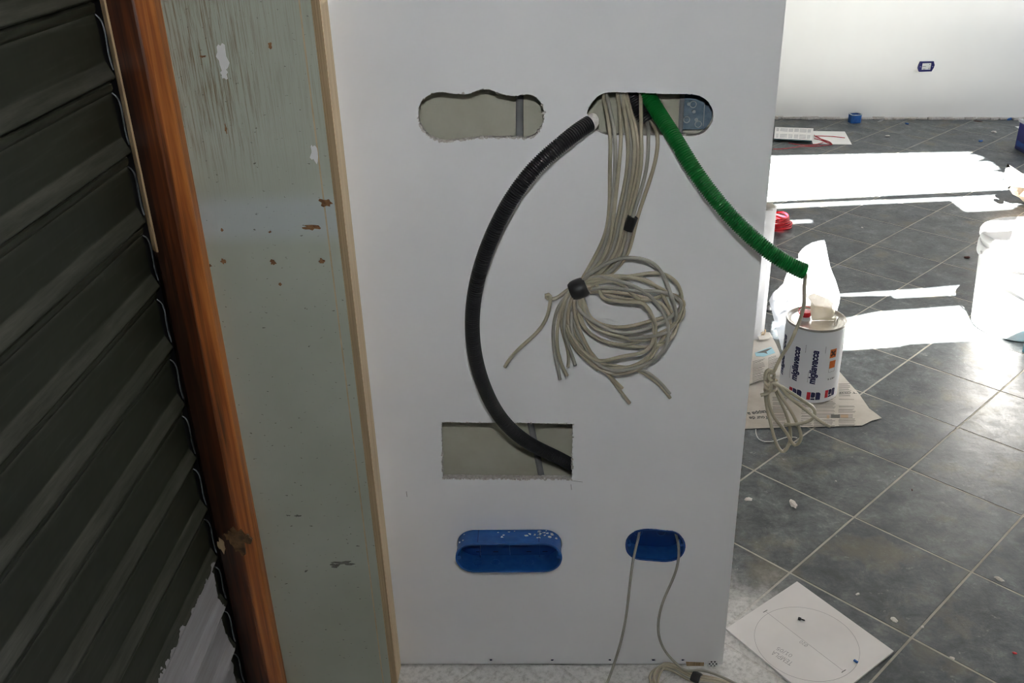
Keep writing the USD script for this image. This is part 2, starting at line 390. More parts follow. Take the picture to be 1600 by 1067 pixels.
# grey-green paint over wood: worn streaks high up, a bluish band of newer paint at about a metre
def grey_board(name):
    M(name, {'g': ('geometry', {}), 'x': ('separate_xyz', {}),
        'm': ('mapping', {'scale': (330, 330, 11)}), 'n': ('noise_texture', {'scale': 1.0, 'detail': 6.0, 'roughness': 0.7}),
        'up': ('map_range', {'range_type': 'smoothstep', 'from_min': 1.05, 'from_max': 1.25, 'to_min': 0.0, 'to_max': 1.0}),
        'lm': ('noise_texture', {'scale': 9.0, 'detail': 3.0}), 'lr': ('map_range', {'from_min': 0.38, 'from_max': 0.62, 'to_min': 0.0, 'to_max': 1.0}),
        'xl': ('map_range', {'range_type': 'smoothstep', 'from_min': -0.16, 'from_max': -0.05, 'to_min': 1.0, 'to_max': 0.25}),
        'st': ('rgb_ramp', {'ramp': [(0.47, (0, 0, 0)), (0.62, (1, 1, 1))]}), 's1': ('math', {'math_type': 'multiply'}), 's2': ('math', {'math_type': 'multiply'}), 's3': ('math', {'math_type': 'multiply', 'value2': 0.9}),
        'n2': ('noise_texture', {'scale': 5.0, 'detail': 6.0}), 'r2': ('rgb_ramp', {'ramp': [(0.3, (0.340, 0.362, 0.292)), (0.7, (0.405, 0.432, 0.365))]}),
        'mx': ('mix', {'color2': (0.17, 0.115, 0.055)}),
        'b1': ('map_range', {'range_type': 'smoothstep', 'from_min': 0.992, 'from_max': 1.026, 'to_min': 0.0, 'to_max': 1.0}),
        'b2': ('map_range', {'range_type': 'smoothstep', 'from_min': 1.058, 'from_max': 1.092, 'to_min': 1.0, 'to_max': 0.0}), 'bb': ('math', {'math_type': 'multiply'}), 'bf': ('math', {'math_type': 'multiply', 'value2': 0.62}),
        'mb': ('mix', {'color2': (0.45, 0.495, 0.515)}),
        'sp': ('mapping', {'scale': (110, 110, 190)}), 'n4': ('noise_texture', {'scale': 1.0, 'detail': 3.0, 'roughness': 0.5}), 'r4': ('rgb_ramp', {'ramp': [(0.665, (0, 0, 0)), (0.73, (0.8, 0.8, 0.8))]}),
        'ms': ('mix', {'color2': (0.07, 0.06, 0.045)}),
        'bp': ('bump', {'strength': 0.25, 'distance': 0.001}), 'p': ('principled_bsdf', {'roughness': 0.6, 'specular_ior_level': 0.4})},
      [('g.position', 'x.vector'), ('g.position', 'm.vector'), ('m.vector', 'n.vector'), ('n.fac', 'st.fac'), ('x.z', 'up.value'), ('g.position', 'lm.vector'), ('lm.fac', 'lr.value'), ('x.x', 'xl.value'),
       ('st.color', 's1.value1'), ('up.result', 's1.value2'), ('s1.value', 's2.value1'), ('xl.result', 's2.value2'), ('s2.value', 's3.value1'),
       ('g.position', 'n2.vector'), ('n2.fac', 'r2.fac'), ('r2.color', 'mb.color1'), ('s3.value', 'mx.fac'),
       ('x.z', 'b1.value'), ('x.z', 'b2.value'), ('b1.result', 'bb.value1'), ('b2.result', 'bb.value2'), ('bb.value', 'bf.value1'), ('bf.value', 'mb.fac'), ('mb.color', 'mx.color1'),
       ('g.position', 'sp.vector'), ('sp.vector', 'n4.vector'), ('n4.fac', 'r4.fac'), ('mx.color', 'ms.color1'), ('r4.color', 'ms.fac'), ('ms.color', 'p.base_color'),
       ('n.fac', 'bp.height'), ('bp.normal', 'p.normal')])


grey_board('grey_board')

plain('black_conduit', (0.017, 0.017, 0.019), 0.30)
plain('green_conduit', (0.004, 0.140, 0.024), 0.27)
noisy('grey_pipe', (0.20, 0.20, 0.205), (0.25, 0.25, 0.255), 20.0, 0.5)
noisy('cable_sheath', (0.37, 0.335, 0.245), (0.46, 0.42, 0.315), 30.0, 0.33)
noisy('cable_sheath_warm', (0.40, 0.345, 0.25), (0.47, 0.41, 0.31), 30.0, 0.33)
noisy('cable_sheath_grey', (0.31, 0.30, 0.26), (0.38, 0.365, 0.32), 30.0, 0.33)
plain('black_tape', (0.012, 0.012, 0.013), 0.35)
noisy('plaster_white', (0.62, 0.60, 0.57), (0.80, 0.78, 0.75), 120.0, 0.95, 0.6)
noisy('blue_plastic', (0.002, 0.036, 0.185), (0.004, 0.052, 0.225), 25.0, 0.42)
noisy('blue_plastic_light', (0.005, 0.072, 0.29), (0.018, 0.105, 0.34), 60.0, 0.42)
plain('navy_plastic', (0.012, 0.014, 0.11), 0.4)
plain('slot_dark', (0.004, 0.008, 0.05), 0.7)
noisy('box_clear', (0.13, 0.19, 0.25), (0.22, 0.29, 0.35), 60.0, 0.25)
plain('box_mark', (0.42, 0.46, 0.46), 0.4)
plain('zinc', (0.55, 0.56, 0.57), 0.35, 0.9)
plain('can_white', (0.74, 0.76, 0.79), 0.32)
noisy('tin', (0.60, 0.57, 0.52), (0.72, 0.69, 0.64), 30.0, 0.28, metal=0.85)
plain('print_navy', (0.012, 0.014, 0.075), 0.5)
plain('print_red', (0.50, 0.015, 0.03), 0.5)
plain('print_orange', (0.68, 0.17, 0.03), 0.5)
plain('print_brown', (0.10, 0.025, 0.012), 0.5)
plain('print_grey', (0.30, 0.31, 0.33), 0.6)
plain('ink', (0.05, 0.05, 0.055), 0.8)
plain('pencil', (0.36, 0.355, 0.355), 0.8)
plain('red_plastic', (0.58, 0.012, 0.022), 0.35)
plain('red_cord', (0.42, 0.02, 0.03), 0.45)
plain('spout_clear', (0.62, 0.64, 0.65), 0.25)
noisy('newsprint', (0.47, 0.435, 0.38), (0.55, 0.515, 0.46), 14.0, 0.9)
plain('newsprint_ink', (0.07, 0.07, 0.07), 0.9)
plain('newsprint_grey', (0.13, 0.125, 0.115), 0.9)
plain('news_photo', (0.42, 0.30, 0.20), 0.9)
plain('sky_print', (0.30, 0.50, 0.56), 0.8)
noisy('card_white', (0.66, 0.64, 0.63), (0.72, 0.70, 0.69), 6.0, 0.7)
plain('sheet_white', (0.80, 0.79, 0.76), 0.8)
plain('card_teal', (0.02, 0.10, 0.11), 0.7)
plain('bucket_white', (0.86, 0.86, 0.86), 0.4)
noisy('sack_paper', (0.58, 0.40, 0.27), (0.78, 0.62, 0.48), 22.0, 0.8, 0.3)
plain('sack_white', (0.80, 0.78, 0.74), 0.8)
plain('teal_plastic', (0.02, 0.14, 0.19), 0.45)
plain('dark_teal', (0.008, 0.03, 0.05), 0.5)
noisy('chip', (0.55, 0.52, 0.48), (0.70, 0.67, 0.63), 90.0, 0.95, 0.5)
plain('brown_lump', (0.07, 0.025, 0.02), 0.8)
plain('blue_bit', (0.01, 0.10, 0.34), 0.5)
plain('black_plastic', (0.012, 0.012, 0.014), 0.4)
plain('socket_white', (0.72, 0.73, 0.70), 0.4)
M('film', {'d': ('diffuse_bsdf', {'color': (0.52, 0.54, 0.57)}), 't': ('translucent_bsdf', {'color': (0.56, 0.58, 0.61)}), 'm': ('mix_closure', {'fac': 0.5}),
    'tr': ('transparent_bsdf', {'color': (0.97, 0.98, 1.0)}), 'm2': ('mix_closure', {'fac': 0.50}), 'gl': ('glossy_bsdf', {'roughness': 0.2}), 'm3': ('mix_closure', {'fac': 0.05})},
  [('d.BSDF', 'm.closure1'), ('t.BSDF', 'm.closure2'), ('m.closure', 'm2.closure1'), ('tr.BSDF', 'm2.closure2'), ('m2.closure', 'm3.closure1'), ('gl.BSDF', 'm3.closure2')], surface='m3.closure')
M('cellophane', {'d': ('diffuse_bsdf', {'color': (0.72, 0.66, 0.52)}), 't': ('translucent_bsdf', {'color': (0.75, 0.70, 0.58)}), 'm': ('mix_closure', {'fac': 0.4}),
    'tr': ('transparent_bsdf', {'color': (0.95, 0.93, 0.9)}), 'm2': ('mix_closure', {'fac': 0.3}), 'gl': ('glossy_bsdf', {'roughness': 0.15}), 'm3': ('mix_closure', {'fac': 0.10})},
  [('d.BSDF', 'm.closure1'), ('t.BSDF', 'm.closure2'), ('m.closure', 'm2.closure1'), ('tr.BSDF', 'm2.closure2'), ('m2.closure', 'm3.closure1'), ('gl.BSDF', 'm3.closure2')], surface='m3.closure')

# ---------------------------------------------------------------- the room
PW = 0.672                                        # width of the partition
TILE = 0.30
TO = np.array([1.104, 0.505]); E1 = np.array([0.70711, -0.70711]); E2 = np.array([0.70711, 0.70711])
X0, X1, Y1 = -0.33, 4.3, 4.66

fl = thing('floor', 'dark slate-look floor tiles with pale joints, dusty at the foot of the wall', 'floor', (0, 0, 0), kind='structure')
part('joint_bed', bx(X0, X1, -3.2, Y1 + .6, -0.06, -0.0007), 'grout', fl)
rest = []
room = sbox(X0, -3.2, X1, Y1)
for i in range(-16, 17):
    for j in range(-14, 22):
        c = TO + (i + .5) * TILE * E1 + (j + .5) * TILE * E2
        if not (X0 - .2 < c[0] < X1 + .2 and -3.4 < c[1] < Y1 + .2):
            continue
        h = TILE / 2 - 0.0027
        sq = [c + a * h * E1 + b * h * E2 for a, b in ((-1, -1), (1, -1), (1, 1), (-1, 1))]
        inside = Polygon(sq).intersection(room)
        if inside.is_empty or inside.area < 1e-4:
            continue
        top = 0.00015 * rng.normal()
        whole = inside.area > 0.999 * (2 * h) ** 2
        if whole:
            m = bevel_box(-h, h, -h, h, -0.008, top, 0.0005)
            a = math.atan2(E1[1], E1[0])
            m.apply_transform(trimesh.transformations.rotation_matrix(a, [0, 0, 1]))
            m.apply_translation([*c, 0])
        else:
            m = flat(inside, -0.008, 0.008 + top)
        q = [pix([*p, 0]) for p in list(inside.exterior.coords)]
        seen = any(1090 < p[0] < 1700 and 100 < p[1] < 1150 and (p[0] > 1040) for p in q) and c[1] > -0.25 and c[0] > 0.45
        seen = seen or (abs(c[1] + .1) < .25 and 0 <= c[0] < .8)
        hidden = c[1] > 0.15 and all(p[0] < 1130 - (0 if p[1] > 0 else 0) for p in q)
        if seen and not hidden:
            part('tile', m, 'tile', fl)
        else:
            rest.append(m)
part('tile_field', cat(rest), 'tile', fl, kind='stuff')

single('ground', bx(-30, 40, -40, 40, -0.30, -0.07), 'street', 'pale street paving outside the shop', 'ground', kind='structure')

wf = thing('wall_far', 'bright white plastered far wall behind the tiled floor', 'wall', (2, Y1, 0), kind='structure')
YB = lambda x: 4.681 - 0.105 * (x - 1.817)        # the far wall runs slightly askew
n = 24
xs = np.linspace(X0 - .2, X1 + .3, n)
p2 = Polygon([(x, YB(x)) for x in xs] + [(X1 + .3, Y1 + .5), (X0 - .2, Y1 + .5)])
part('wall_face', flat(p2, -0.05, 6.5), 'far_paint', wf)
part('ragged_plaster_edge', cat([flat(blob_poly(x, YB(x) - 0.004, 0.03 + 0.02 * rng.random(), int(x * 1000), 0.5), 0.0005, 0.006 + 0.01 * rng.random()) for x in np.arange(1.6, 3.9, 0.07)]), 'gypsum', wf, kind='stuff')

rwp = sbox(-3.4, -0.05, 5.0, 6.45).difference(sbox(2.3, 0.5, 4.4, 3.6))      # (y, z), one tall window facing away from the sun
m = extrude(rwp, 0.15); v = np.array(m.vertices); m.vertices = np.stack([X1 + v[:, 2], v[:, 0], v[:, 1]], 1)
single('wall_right', m, 'side_paint', 'plain grey side wall with a tall window', 'wall', kind='structure')
m = upright(sbox(X0 - .2, -0.05, X1 + .3, 2.36).difference(sbox(-0.10, 1.75, 0.10, 1.95)), -3.30, -3.20)
single('wall_back', m, 'side_paint', 'shop front wall behind the camera with a window opening', 'wall', kind='structure')
single('wall_left', bx(X0 - .15, X0, -3.3, 5, -0.05, 6.45), 'side_paint', 'plain wall behind the shutter', 'wall', kind='structure')
single('ceiling', bx(X0 - .2, X1 + .3, -0.5, 5.3, 6.4, 6.5), 'beam_wood', 'dark boarded ceiling high over the shop', 'ceiling', kind='structure')

# the shop front over the canopy, with the openings that let the sun in
FY = -0.30
tn = math.tan(math.radians(SUN_ELEV))
ope = []
def opening(pts):
    """an opening in the slightly skewed shop front, given by the sunlit patch it makes on the floor"""
    q = []
    for a, b in pts:
        x, y, _ = onfloor(a, b)
        t = (y - FY - 0.08 * (x - 1.0)) / (1 - 0.08 * SUN_SLOPE)
        q.append((x - SUN_SLOPE * t, t * math.hypot(1, SUN_SLOPE) * tn))
    ope.append(Polygon(q).buffer(0))
big = [(0, 228), (230, 232), (300, 290), (140, 312), (330, 318), (430, 352), (320, 402), (510, 398), (620, 492), (430, 508), (560, 514), (670, 535), (700, 600), (560, 612), (690, 622), (770, 690), (720, 735), (0, 768)]
opening([(1040, 243)] + [(1480 + a / 7.625, 200 + b / 7.625) for a, b in big] + [(1203, 315), (1040, 322)])
opening([(1100, 324), (1480, 309), (1581, 303.5), (1640, 301), (1640, 322), (1592, 319), (1580, 327), (1510, 331), (1487, 313), (1203, 326), (1100, 331)])
opening([(1100, 351.5), (1266, 343.5), (1268, 347.5), (1100, 357)])
opening([(1312, 460), (1398, 454.5), (1542, 443), (1640, 435), (1640, 452), (1542, 458.5), (1399, 466), (1394, 461.5), (1312, 463)])
opening([(1080, 512), (1190, 503), (1319, 498), (1374, 487.4), (1537, 475.6), (1552, 430), (1640, 425), (1640, 526), (1600, 528), (1420, 538), (1405, 541.5), (1317, 548), (1190, 526), (1080, 536)])
fac = sbox(X0 - .2, 2.36, X1 + .3, 6.45).difference(unary_union(ope))
m = upright(fac, FY, FY + 0.004)
v = np.array(m.vertices); v[:, 1] += 0.08 * (v[:, 0] - 1.0)
m.vertices = v
single('wall_front', m, 'facade_metal', 'upper shop front with window openings', 'wall', kind='structure')
single('ceiling_recess', bx(X0 - .2, X1 + .3, -3.2, -0.31, 2.36, 2.43), 'canopy', 'soffit over the shop entrance', 'ceiling', kind='structure')

single('wall_recess', bx(1.30, 1.40, -3.2, -0.42, -0.05, 2.20), 'plaster_dark', 'grey side wall of the entrance recess', 'wall', kind='structure')

# ---------------------------------------------------------------- the partition
def pts_at(crop, ox, oy, s, y=0.0):
    return [at(ox + a / s, oy + b / s, y)[[0, 2]] for a, b in crop]

hole1 = pts_at([(200, 265), (240, 222), (300, 190), (370, 178), (450, 192), (540, 197), (620, 190), (660, 170), (720, 155), (790, 165), (840, 185), (900, 200), (950, 213), (1000, 210), (1050, 200), (1130, 207), (1180, 240), (1215, 300), (1228, 370), (1225, 410), (1200, 480), (1160, 530), (1110, 558), (1000, 560), (850, 560), (700, 560), (600, 575), (520, 582), (430, 592), (330, 575), (270, 545), (215, 485), (185, 415), (180, 340)], 620, 110, 5.3333)
hole2 = pts_at([(200, 345), (230, 282), (280, 222), (350, 187), (460, 181), (600, 184), (850, 195), (1030, 197), (1120, 207), (1180, 236), (1225, 287), (1252, 350), (1247, 410), (1217, 470), (1160, 524), (1080, 547), (1000, 543), (700, 541), (500, 537), (350, 532), (280, 502), (222, 435)], 880, 110, 5.3333)
hole3 = [at(a, b, 0)[[0, 2]] for a, b in ((690, 659), (895, 661.5), (893.5, 748.5), (692, 747))]
hole4 = [at(a, b, 0)[[0, 2]] for a, b in ((977, 850), (981, 838), (993, 829), (1004, 826), (1040, 828), (1055, 830), (1067, 840), (1071, 851), (1068, 863), (1061, 871), (1047, 876), (1015, 875), (990, 871), (979, 861))]
b4 = smooth_ring(hole4, 60)
box1c = np.mean([at(715, 866, 0)[[0, 2]], at(877, 866, 0)[[0, 2]]], 0)
BZ = 0.3245; BXC = 0.2437; BW = 0.2040; BH = 0.0680
hb1 = stadium(BXC, BZ, BW + .004, BH + .004)
H1 = Polygon(jitter(smooth_ring(hole1, 160), 0.0005, 0.0025, 3)).buffer(0)
H2 = Polygon(jitter(smooth_ring(hole2, 160), 0.0003, 0.0025, 4)).buffer(0)
H3 = Polygon(jitter(hole3, 0.0005, 0.0025, 5)).buffer(0)
H4 = Polygon(jitter(b4, 0.0003, 0.0025, 6)).buffer(0)
face = sbox(0.002, 0.006, PW, 2.9)
holes = unary_union([H1, H2, H3, H4, hb1])
front = face.difference(holes)

pt = thing('wall_partition', 'white plasterboard partition wall with cut-outs for wall boxes', 'wall', (PW / 2, 0, 0), kind='structure')
# painted skin, gypsum core, inner paper
part('painted_face', upright(front, -0.0008, 0.0), 'white_paint', pt)
part('gypsum_core', upright(front.buffer(-0.0004), 0.0, 0.0125), 'gypsum', pt)
CAV = 0.080
part('back_board', upright(sbox(0.002, 0.0, PW, 2.9).difference(H2.intersection(sbox(.555, 1, .6, 1.3)).buffer(-0.004)), CAV, CAV + 0.0125), 'board_back', pt)
part('back_face', bx(0.002, PW, CAV + 0.0126, CAV + 0.0134, 0, 2.9), 'white_paint', pt)
part('end_cap', bx(PW - 0.0005, PW + 0.0115, 0.0, CAV + 0.0134, 0.004, 2.9), 'white_paint', pt)
part('floor_track', bx(0.004, PW - 0.002, 0.0130, CAV - .001, 0.0005, 0.05), 'zinc', pt)
# torn paper round the cut-outs
for H, sd_, w in ((H1, 11, 0.0016), (H3, 12, 0.0012)):
    c = np.array(H.exterior.coords)
    g = np.random.default_rng(sd_)
    ms = []
    zmid = (c[:, 1].min() + c[:, 1].max()) / 2
    for k in range(0, len(c) - 1, 1):
        if g.random() < (0.75 if c[k, 1] < zmid else 0.12):
            p = blob_poly(c[k, 0], c[k, 1], w * (0.5 + 1.3 * g.random()), int(g.integers(1e6)), 0.8, 8, 0.6)
            ms.append(upright(p, -0.0022 - 0.001 * g.random(), 0.003))
    part('torn_edge', cat(ms), 'gypsum', pt, kind='stuff')
# screw holes along the foot, the metal corner bead, and a strip where the paint is missing
for px_ in (767, 863, 953, 1021, 1067):
    c = at(px_, 1031 + (px_ - 950) * 0.0, -0.001)
    part('screw_hole', upright(blob_poly(c[0], c[2], 0.0028, px_, 0.6), -0.0014, 0.001), 'slot_dark', pt)
c = at(1114, 1037, -0.001)
bead = [upright(Point(c[0] + dx, c[2] + dz).buffer(0.0019), -0.0016, 0.0) for dx, dz in ((-.007, 0), (0, 0), (.007, 0), (-.0035, .0058), (.0035, .0058), (-.0035, -.0058), (.0035, -.0058))]
part('corner_bead', upright(sbox(c[0] - .0115, c[2] - .0085, c[0] + .0095, c[2] + .0085), -0.0012, 0.0), 'filler_white', pt)
part('bead_hole', cat(bead), 'ink', pt, kind='stuff')
c = at(1088, 1036, -0.001)
part('bare_strip', upright(Polygon([(c[0] - .022, c[2] + .004), (c[0] + .016, c[2] + .002), (c[0] + .016, c[2] - .008), (c[0] - .02, c[2] - .008)]), -0.0011, 0.0), 'ply_edge', pt)
for a, b, l in (((635, 768), (636, 776), .0006), ((892, 757), (893, 765), .0006), ((893, 751), (910, 753), .0005)):
    q = [at(*a, -.001)[[0, 2]], at(*b, -.001)[[0, 2]]]
    part('pencil_mark', upright(LineString(q).buffer(l), -0.0011, 0.0), 'pencil', pt)

# ---------------------------------------------------------------- grey painted board and its wooden edge
tr1 = thing('trim_1', 'grey-green painted board with rust spots and a pale wooden edge', 'board', (-0.13, -0.05, 0), kind='structure')
part('face_board', bx(-0.262, -0.0172, -0.1, -0.05, 0.0, 2.36), 'grey_board', tr1)
part('edge_strip', bx(-0.0148, 0.0, -0.1, -0.052, 0.0, 2.36), 'grey_board', tr1)
part('joint_line', bx(-0.0172, -0.0148, -0.1004, -0.05, 0.0, 2.36), 'joint_line', tr1)
part('edge_board', bx(-0.0145, 0.0012, -0.0992, -0.050, 0.0, 2.36), 'ply_edge', tr1, label='brown rough plywood edge')
part('edge_batten', bx(-0.03, 0.0022, -0.050, 0.0, 0.0, 2.36), 'pale_wood', tr1, label='pale bare softwood batten')

def decal(name, mat, px_, py_, rx, rz, seed, y=-0.1, rough=0.45, th=0.0006, n=16):
    c = at(px_, py_, y)
    part(name, upright(blob_poly(c[0], c[2], rx, seed, rz / rx, n, rough), y - th, y + 0.001), mat, tr1)

decal('filler_patch', 'filler_white', 347, 88, 0.0078, 0.019, 3, rough=0.3)
decal('filler_patch', 'filler_white', 350, 113, 0.004, 0.009, 4, th=0.0009)
decal('filler_patch', 'filler_white', 490, 238, 0.005, 0.014, 5)
for k, (a, b, r1, r2) in enumerate(((328, 415, .004, .004), (349, 408, .005, .005), (427, 410, .006, .006), (503, 408, .006, .006), (488, 355, .018, .005), (510, 316, .014, .008), (438, 444, .004, .003),
                                    (353, 201, .002, .008), (317, 88, .005, .002), (422, 70, .004, .006), (347, 359, .003, .003), (422, 362, .003, .002))):
    decal('rust_stain', 'rust', a, b, r1 * .75, r2 * .75, 20 + k, rough=0.4, th=0.0006 + 0.00006 * k)
for k, (a, b, r1, r2) in enumerate(((540, 880, .018, .0035), (524, 884, .007, .004), (466, 806, .005, .002), (478, 892, .002, .003), (450, 805, .003, .001))):
    decal('scuff_mark', 'scuff', a, b, r1, r2, 60 + k, rough=0.7, th=0.0006 + 0.0001 * k)

# ---------------------------------------------------------------- stained jamb
tr2 = thing('trim_2', 'orange-brown stained wooden jamb with dark bands beside the shutter', 'jamb', (-0.25, -0.13, 0), kind='structure')
JP = [(-0.279, -0.100), (-0.279, -0.141), (-0.270, -0.150), (-0.232, -0.150), (-0.2285, -0.1485), (-0.213, -0.126), (-0.212, -0.1225), (-0.212, -0.1005)]
def prism(poly, z0, z1, nz=2, wob=0.0, seed=0):
    poly = np.asarray(poly)[::-1] if Polygon(poly).exterior.is_ccw is False else np.asarray(poly)
    m = extrude(Polygon(poly), z1 - z0)
    m.apply_translation([0, 0, z0])
    return m
part('stained_post', prism(JP, 0.0, 2.36), 'stained_wood', tr2)
zt = at(243, 394, -0.15)[2]
part('bare_strip', prism([(-0.2796, -0.120), (-0.2796, -0.1415), (-0.2700, -0.1508), (-0.2672, -0.1505), (-0.272, -0.12)], zt, 2.36), 'bare_wood', tr2, label='strip of bare unstained wood')
for k, (a, b, r1, r2) in enumerate(((346, 852, .006, .016), (372, 846, .012, .027), (386, 842, .009, .013), (360, 838, .008, .012))):
    c = at(a, b, -0.15)
    part('knot' if k else 'bare_chip', upright(blob_poly(c[0], c[2], r1, 90 + k, r2 / r1, 14, 0.4), -0.1512 - 0.0003 * k, -0.148 + 0.0002 * k), 'wood_knot' if k else 'bare_wood', tr2)
part('backing_strip', bx(-0.29, -0.2116, -0.1003, -0.0985, 0, 2.36), 'joint_line', tr2)

# ---------------------------------------------------------------- roller shutter
SX, PITCH = -0.285, 0.1056
sh = thing('roller_shutter', 'dark olive painted metal roller shutter, its lowest slats still old grey', 'roller shutter', (SX, -1.0, 0))
prof = [(0.0030, 0.0000), (0.0105, 0.0010), (0.0140, 0.0040), (0.0135, 0.0075), (0.0095, 0.0160), (0.0060, 0.0240), (0.0045, 0.0320), (0.0045, 0.0600), (0.0040, 0.0850), (0.0025, 0.0885), (0.0050, 0.0905), (0.0075, 0.0950), (0.0070, 0.1010), (0.0030, 0.1040), (0.0005, 0.1050)]
_p = np.array(prof[2:9]); _q = CubicSpline(np.arange(len(_p)), _p)(np.linspace(0, len(_p) - 1, 25)); prof = prof[:2] + [tuple(a_) for a_ in _q] + prof[9:]
SY0, SY1 = -2.6, -0.163
def slat(z):
    P = [(SX + a, z + b) for a, b in prof] + [(SX - 0.002, z + 0.105), (SX - 0.002, z)]
    n = len(P)
    V = [(x, SY0, zz) for x, zz in P] + [(x, SY1, zz) for x, zz in P]
    F = []
    for k in range(n):
        a, b = k, (k + 1) % n
        F += [(a, b, b + n), (a, b + n, a + n)]
    m0 = trimesh.creation.extrude_polygon(Polygon(P), SY1 - SY0, engine='earcut')
    v = np.array(m0.vertices)
    m0.vertices = np.stack([v[:, 0], SY1 - v[:, 2], v[:, 1]], 1)
    return m0
z0 = 1.375 - 13 * PITCH
k = 0
while z0 + k * PITCH < 2.3:
    z = z0 + k * PITCH
    s = part('slat', slat(z), 'shutter_paint', sh, smooth=35)
    if 0.1 < z < 1.5:
        q, _ = spline([(SX + 0.004, SY1 + .001, z + 0.088), (SX + 0.009, SY1 + 0.004, z + 0.080), (SX + 0.010, SY1 + 0.005, z + 0.05), (SX + 0.010, SY1 + 0.004, z + 0.03), (SX + 0.013, SY1 + 0.0015, z + 0.014)], 14)
        part('end_clip', tube(q, 0.0015, 6), 'clip_metal', s, smooth=True)
    k += 1
part('guide_rail', bx(SX - 0.012, SX - 0.002, -0.20, -0.09, 0, 2.36), 'black_plastic', sh)

# ---------------------------------------------------------------- what is inside the wall
pp = thing('grey_conduit', 'smooth grey conduit running down inside the wall, seen through two cut-outs', 'conduit', at(812, 180, 0.045))
part('pipe', cable([at(815, -60, .064), at(813, 60, .064), at(812, 150, .064), at(812, 205, .064), at(815, 350, .064), at(822, 560, .064), at(829, 660, .064), at(835, 690, .064), at(847, 748, .063), at(866, 830, .062), at(875, 900, .062)], 0.0062, 0.01, 12), 'grey_pipe', pp, smooth=True)
p2_ = thing('thin_conduit', 'thin grey conduit inside the wall beside the clear box', 'conduit', at(1065, 170, 0.05))
part('pipe', cable([at(1067, 20, .068), at(1066, 150, .068), at(1063, 210, .068), at(1060, 300, .068)], 0.0042, 0.01, 10), 'grey_pipe', p2_, smooth=True)

# clear blue-grey back of a wall box on the other side, through the right cut-out
cb = thing('clear_wall_box', 'blue-grey translucent back of a wall box inside the right cut-out', 'wall box', at(1092, 175, 0.06))
a = at(1070, 153, 0.066); b = at(1106, 200, 0.066)
part('box_back', upright(sbox(a[0], b[2], b[0] + .012, a[2] + .02).buffer(0.002), 0.066, 0.0815), 'box_clear', cb)
for u, v_, r in ((1083, 163, .0058), (1073, 187, .0055), (1091, 194, .0058)):
    c = at(u, v_, 0.0655)
    part('knockout', upright(Point(c[0], c[2]).buffer(r).difference(Point(c[0], c[2]).buffer(r - .0013)), 0.0645, 0.0662), 'box_mark', cb)
for u, v_ in ((1084, 174), (1088, 187), (1076, 162)):
    c = at(u, v_, 0.0655)
    part('screw_post', upright(Point(c[0], c[2]).buffer(.0028), 0.063, 0.0662), 'box_mark', cb)
c0, c1 = at(1101, 160, .0655), at(1101, 198, .0655)
part('rib', bx(c0[0] - .0006, c0[0] + .0006, .0635, .0662, c1[2], c0[2]), 'box_mark', cb)

# ---------------------------------------------------------------- conduits
bc = thing('black_conduit', 'long black corrugated conduit curving across the wall into the square cut-out', 'conduit', at(740, 480, -0.06))
path = [(921, 193, -.028), (900, 207, -.042), (875, 227, -.055), (840, 258, -.066), (803, 305, -.074), (772, 362, -.076), (750, 422, -.074), (739, 482, -.070), (740, 540, -.064), (752, 592, -.055), (774, 640, -.042), (800, 672, -.026), (835, 697, -.004), (868, 713, .014), (895, 727, .030), (930, 745, .042), (980, 765, .046)]
m, q = corrugated([at(*p) for p in path], 0.0126)
part('corrugated_tube', m, 'black_conduit', bc, smooth=40)
t0 = q[0] - q[8]; t0 /= np.linalg.norm(t0)
tip = trimesh.creation.icosphere(3, 1.0)
v = np.array(tip.vertices)
v = v * (0.0128 + 0.003 * (meshkit.fbm(v * 2.2 + 5, 3, 2) - 0.5))[:, None]
v[:, 0] *= 0.75
tip.vertices = v + q[0] + t0 * 0.0065
part('plaster_plug', tip, 'plaster_white', bc, label='white plaster plugging the open end', smooth=True)

gc = thing('green_conduit', 'green corrugated conduit hanging out of the right cut-out', 'conduit', at(1130, 320, -0.08))
path = [(985, 60, .045), (1000, 120, .042), (1012, 148, .034), (1026, 172, .014), (1042, 197, -.010), (1060, 226, -.034), (1083, 263, -.056), (1108, 298, -.075), (1142, 338, -.095), (1180, 375, -.110), (1215, 402, -.121), (1243, 418, -.128), (1257, 424, -.130)]
m, gq = corrugated([at(*p) for p in path], 0.0126)
part('corrugated_tube', m, 'green_conduit', gc, smooth=40)
GEND = gq[-1]

sc = thing('short_conduit', 'short black corrugated conduit ending inside the right cut-out', 'conduit', at(1000, 165, 0.03))
m, _ = corrugated([at(956, 60, .059), at(970, 110, .058), at(983, 140, .055), at(996, 164, .047), at(1011, 190, .037)], 0.0126)
part('corrugated_tube', m, 'black_conduit', sc, smooth=40)

# ---------------------------------------------------------------- the taped bundle of grey cables
cbn = thing('cable_bundle', 'bundle of grey cables hanging from the right cut-out, coiled and taped black', 'cable bundle', at(960, 420, -0.03))
cr5 = lambda pts: [(760 + a / 4.103, 380 + b / 4.103) for a, b in pts]
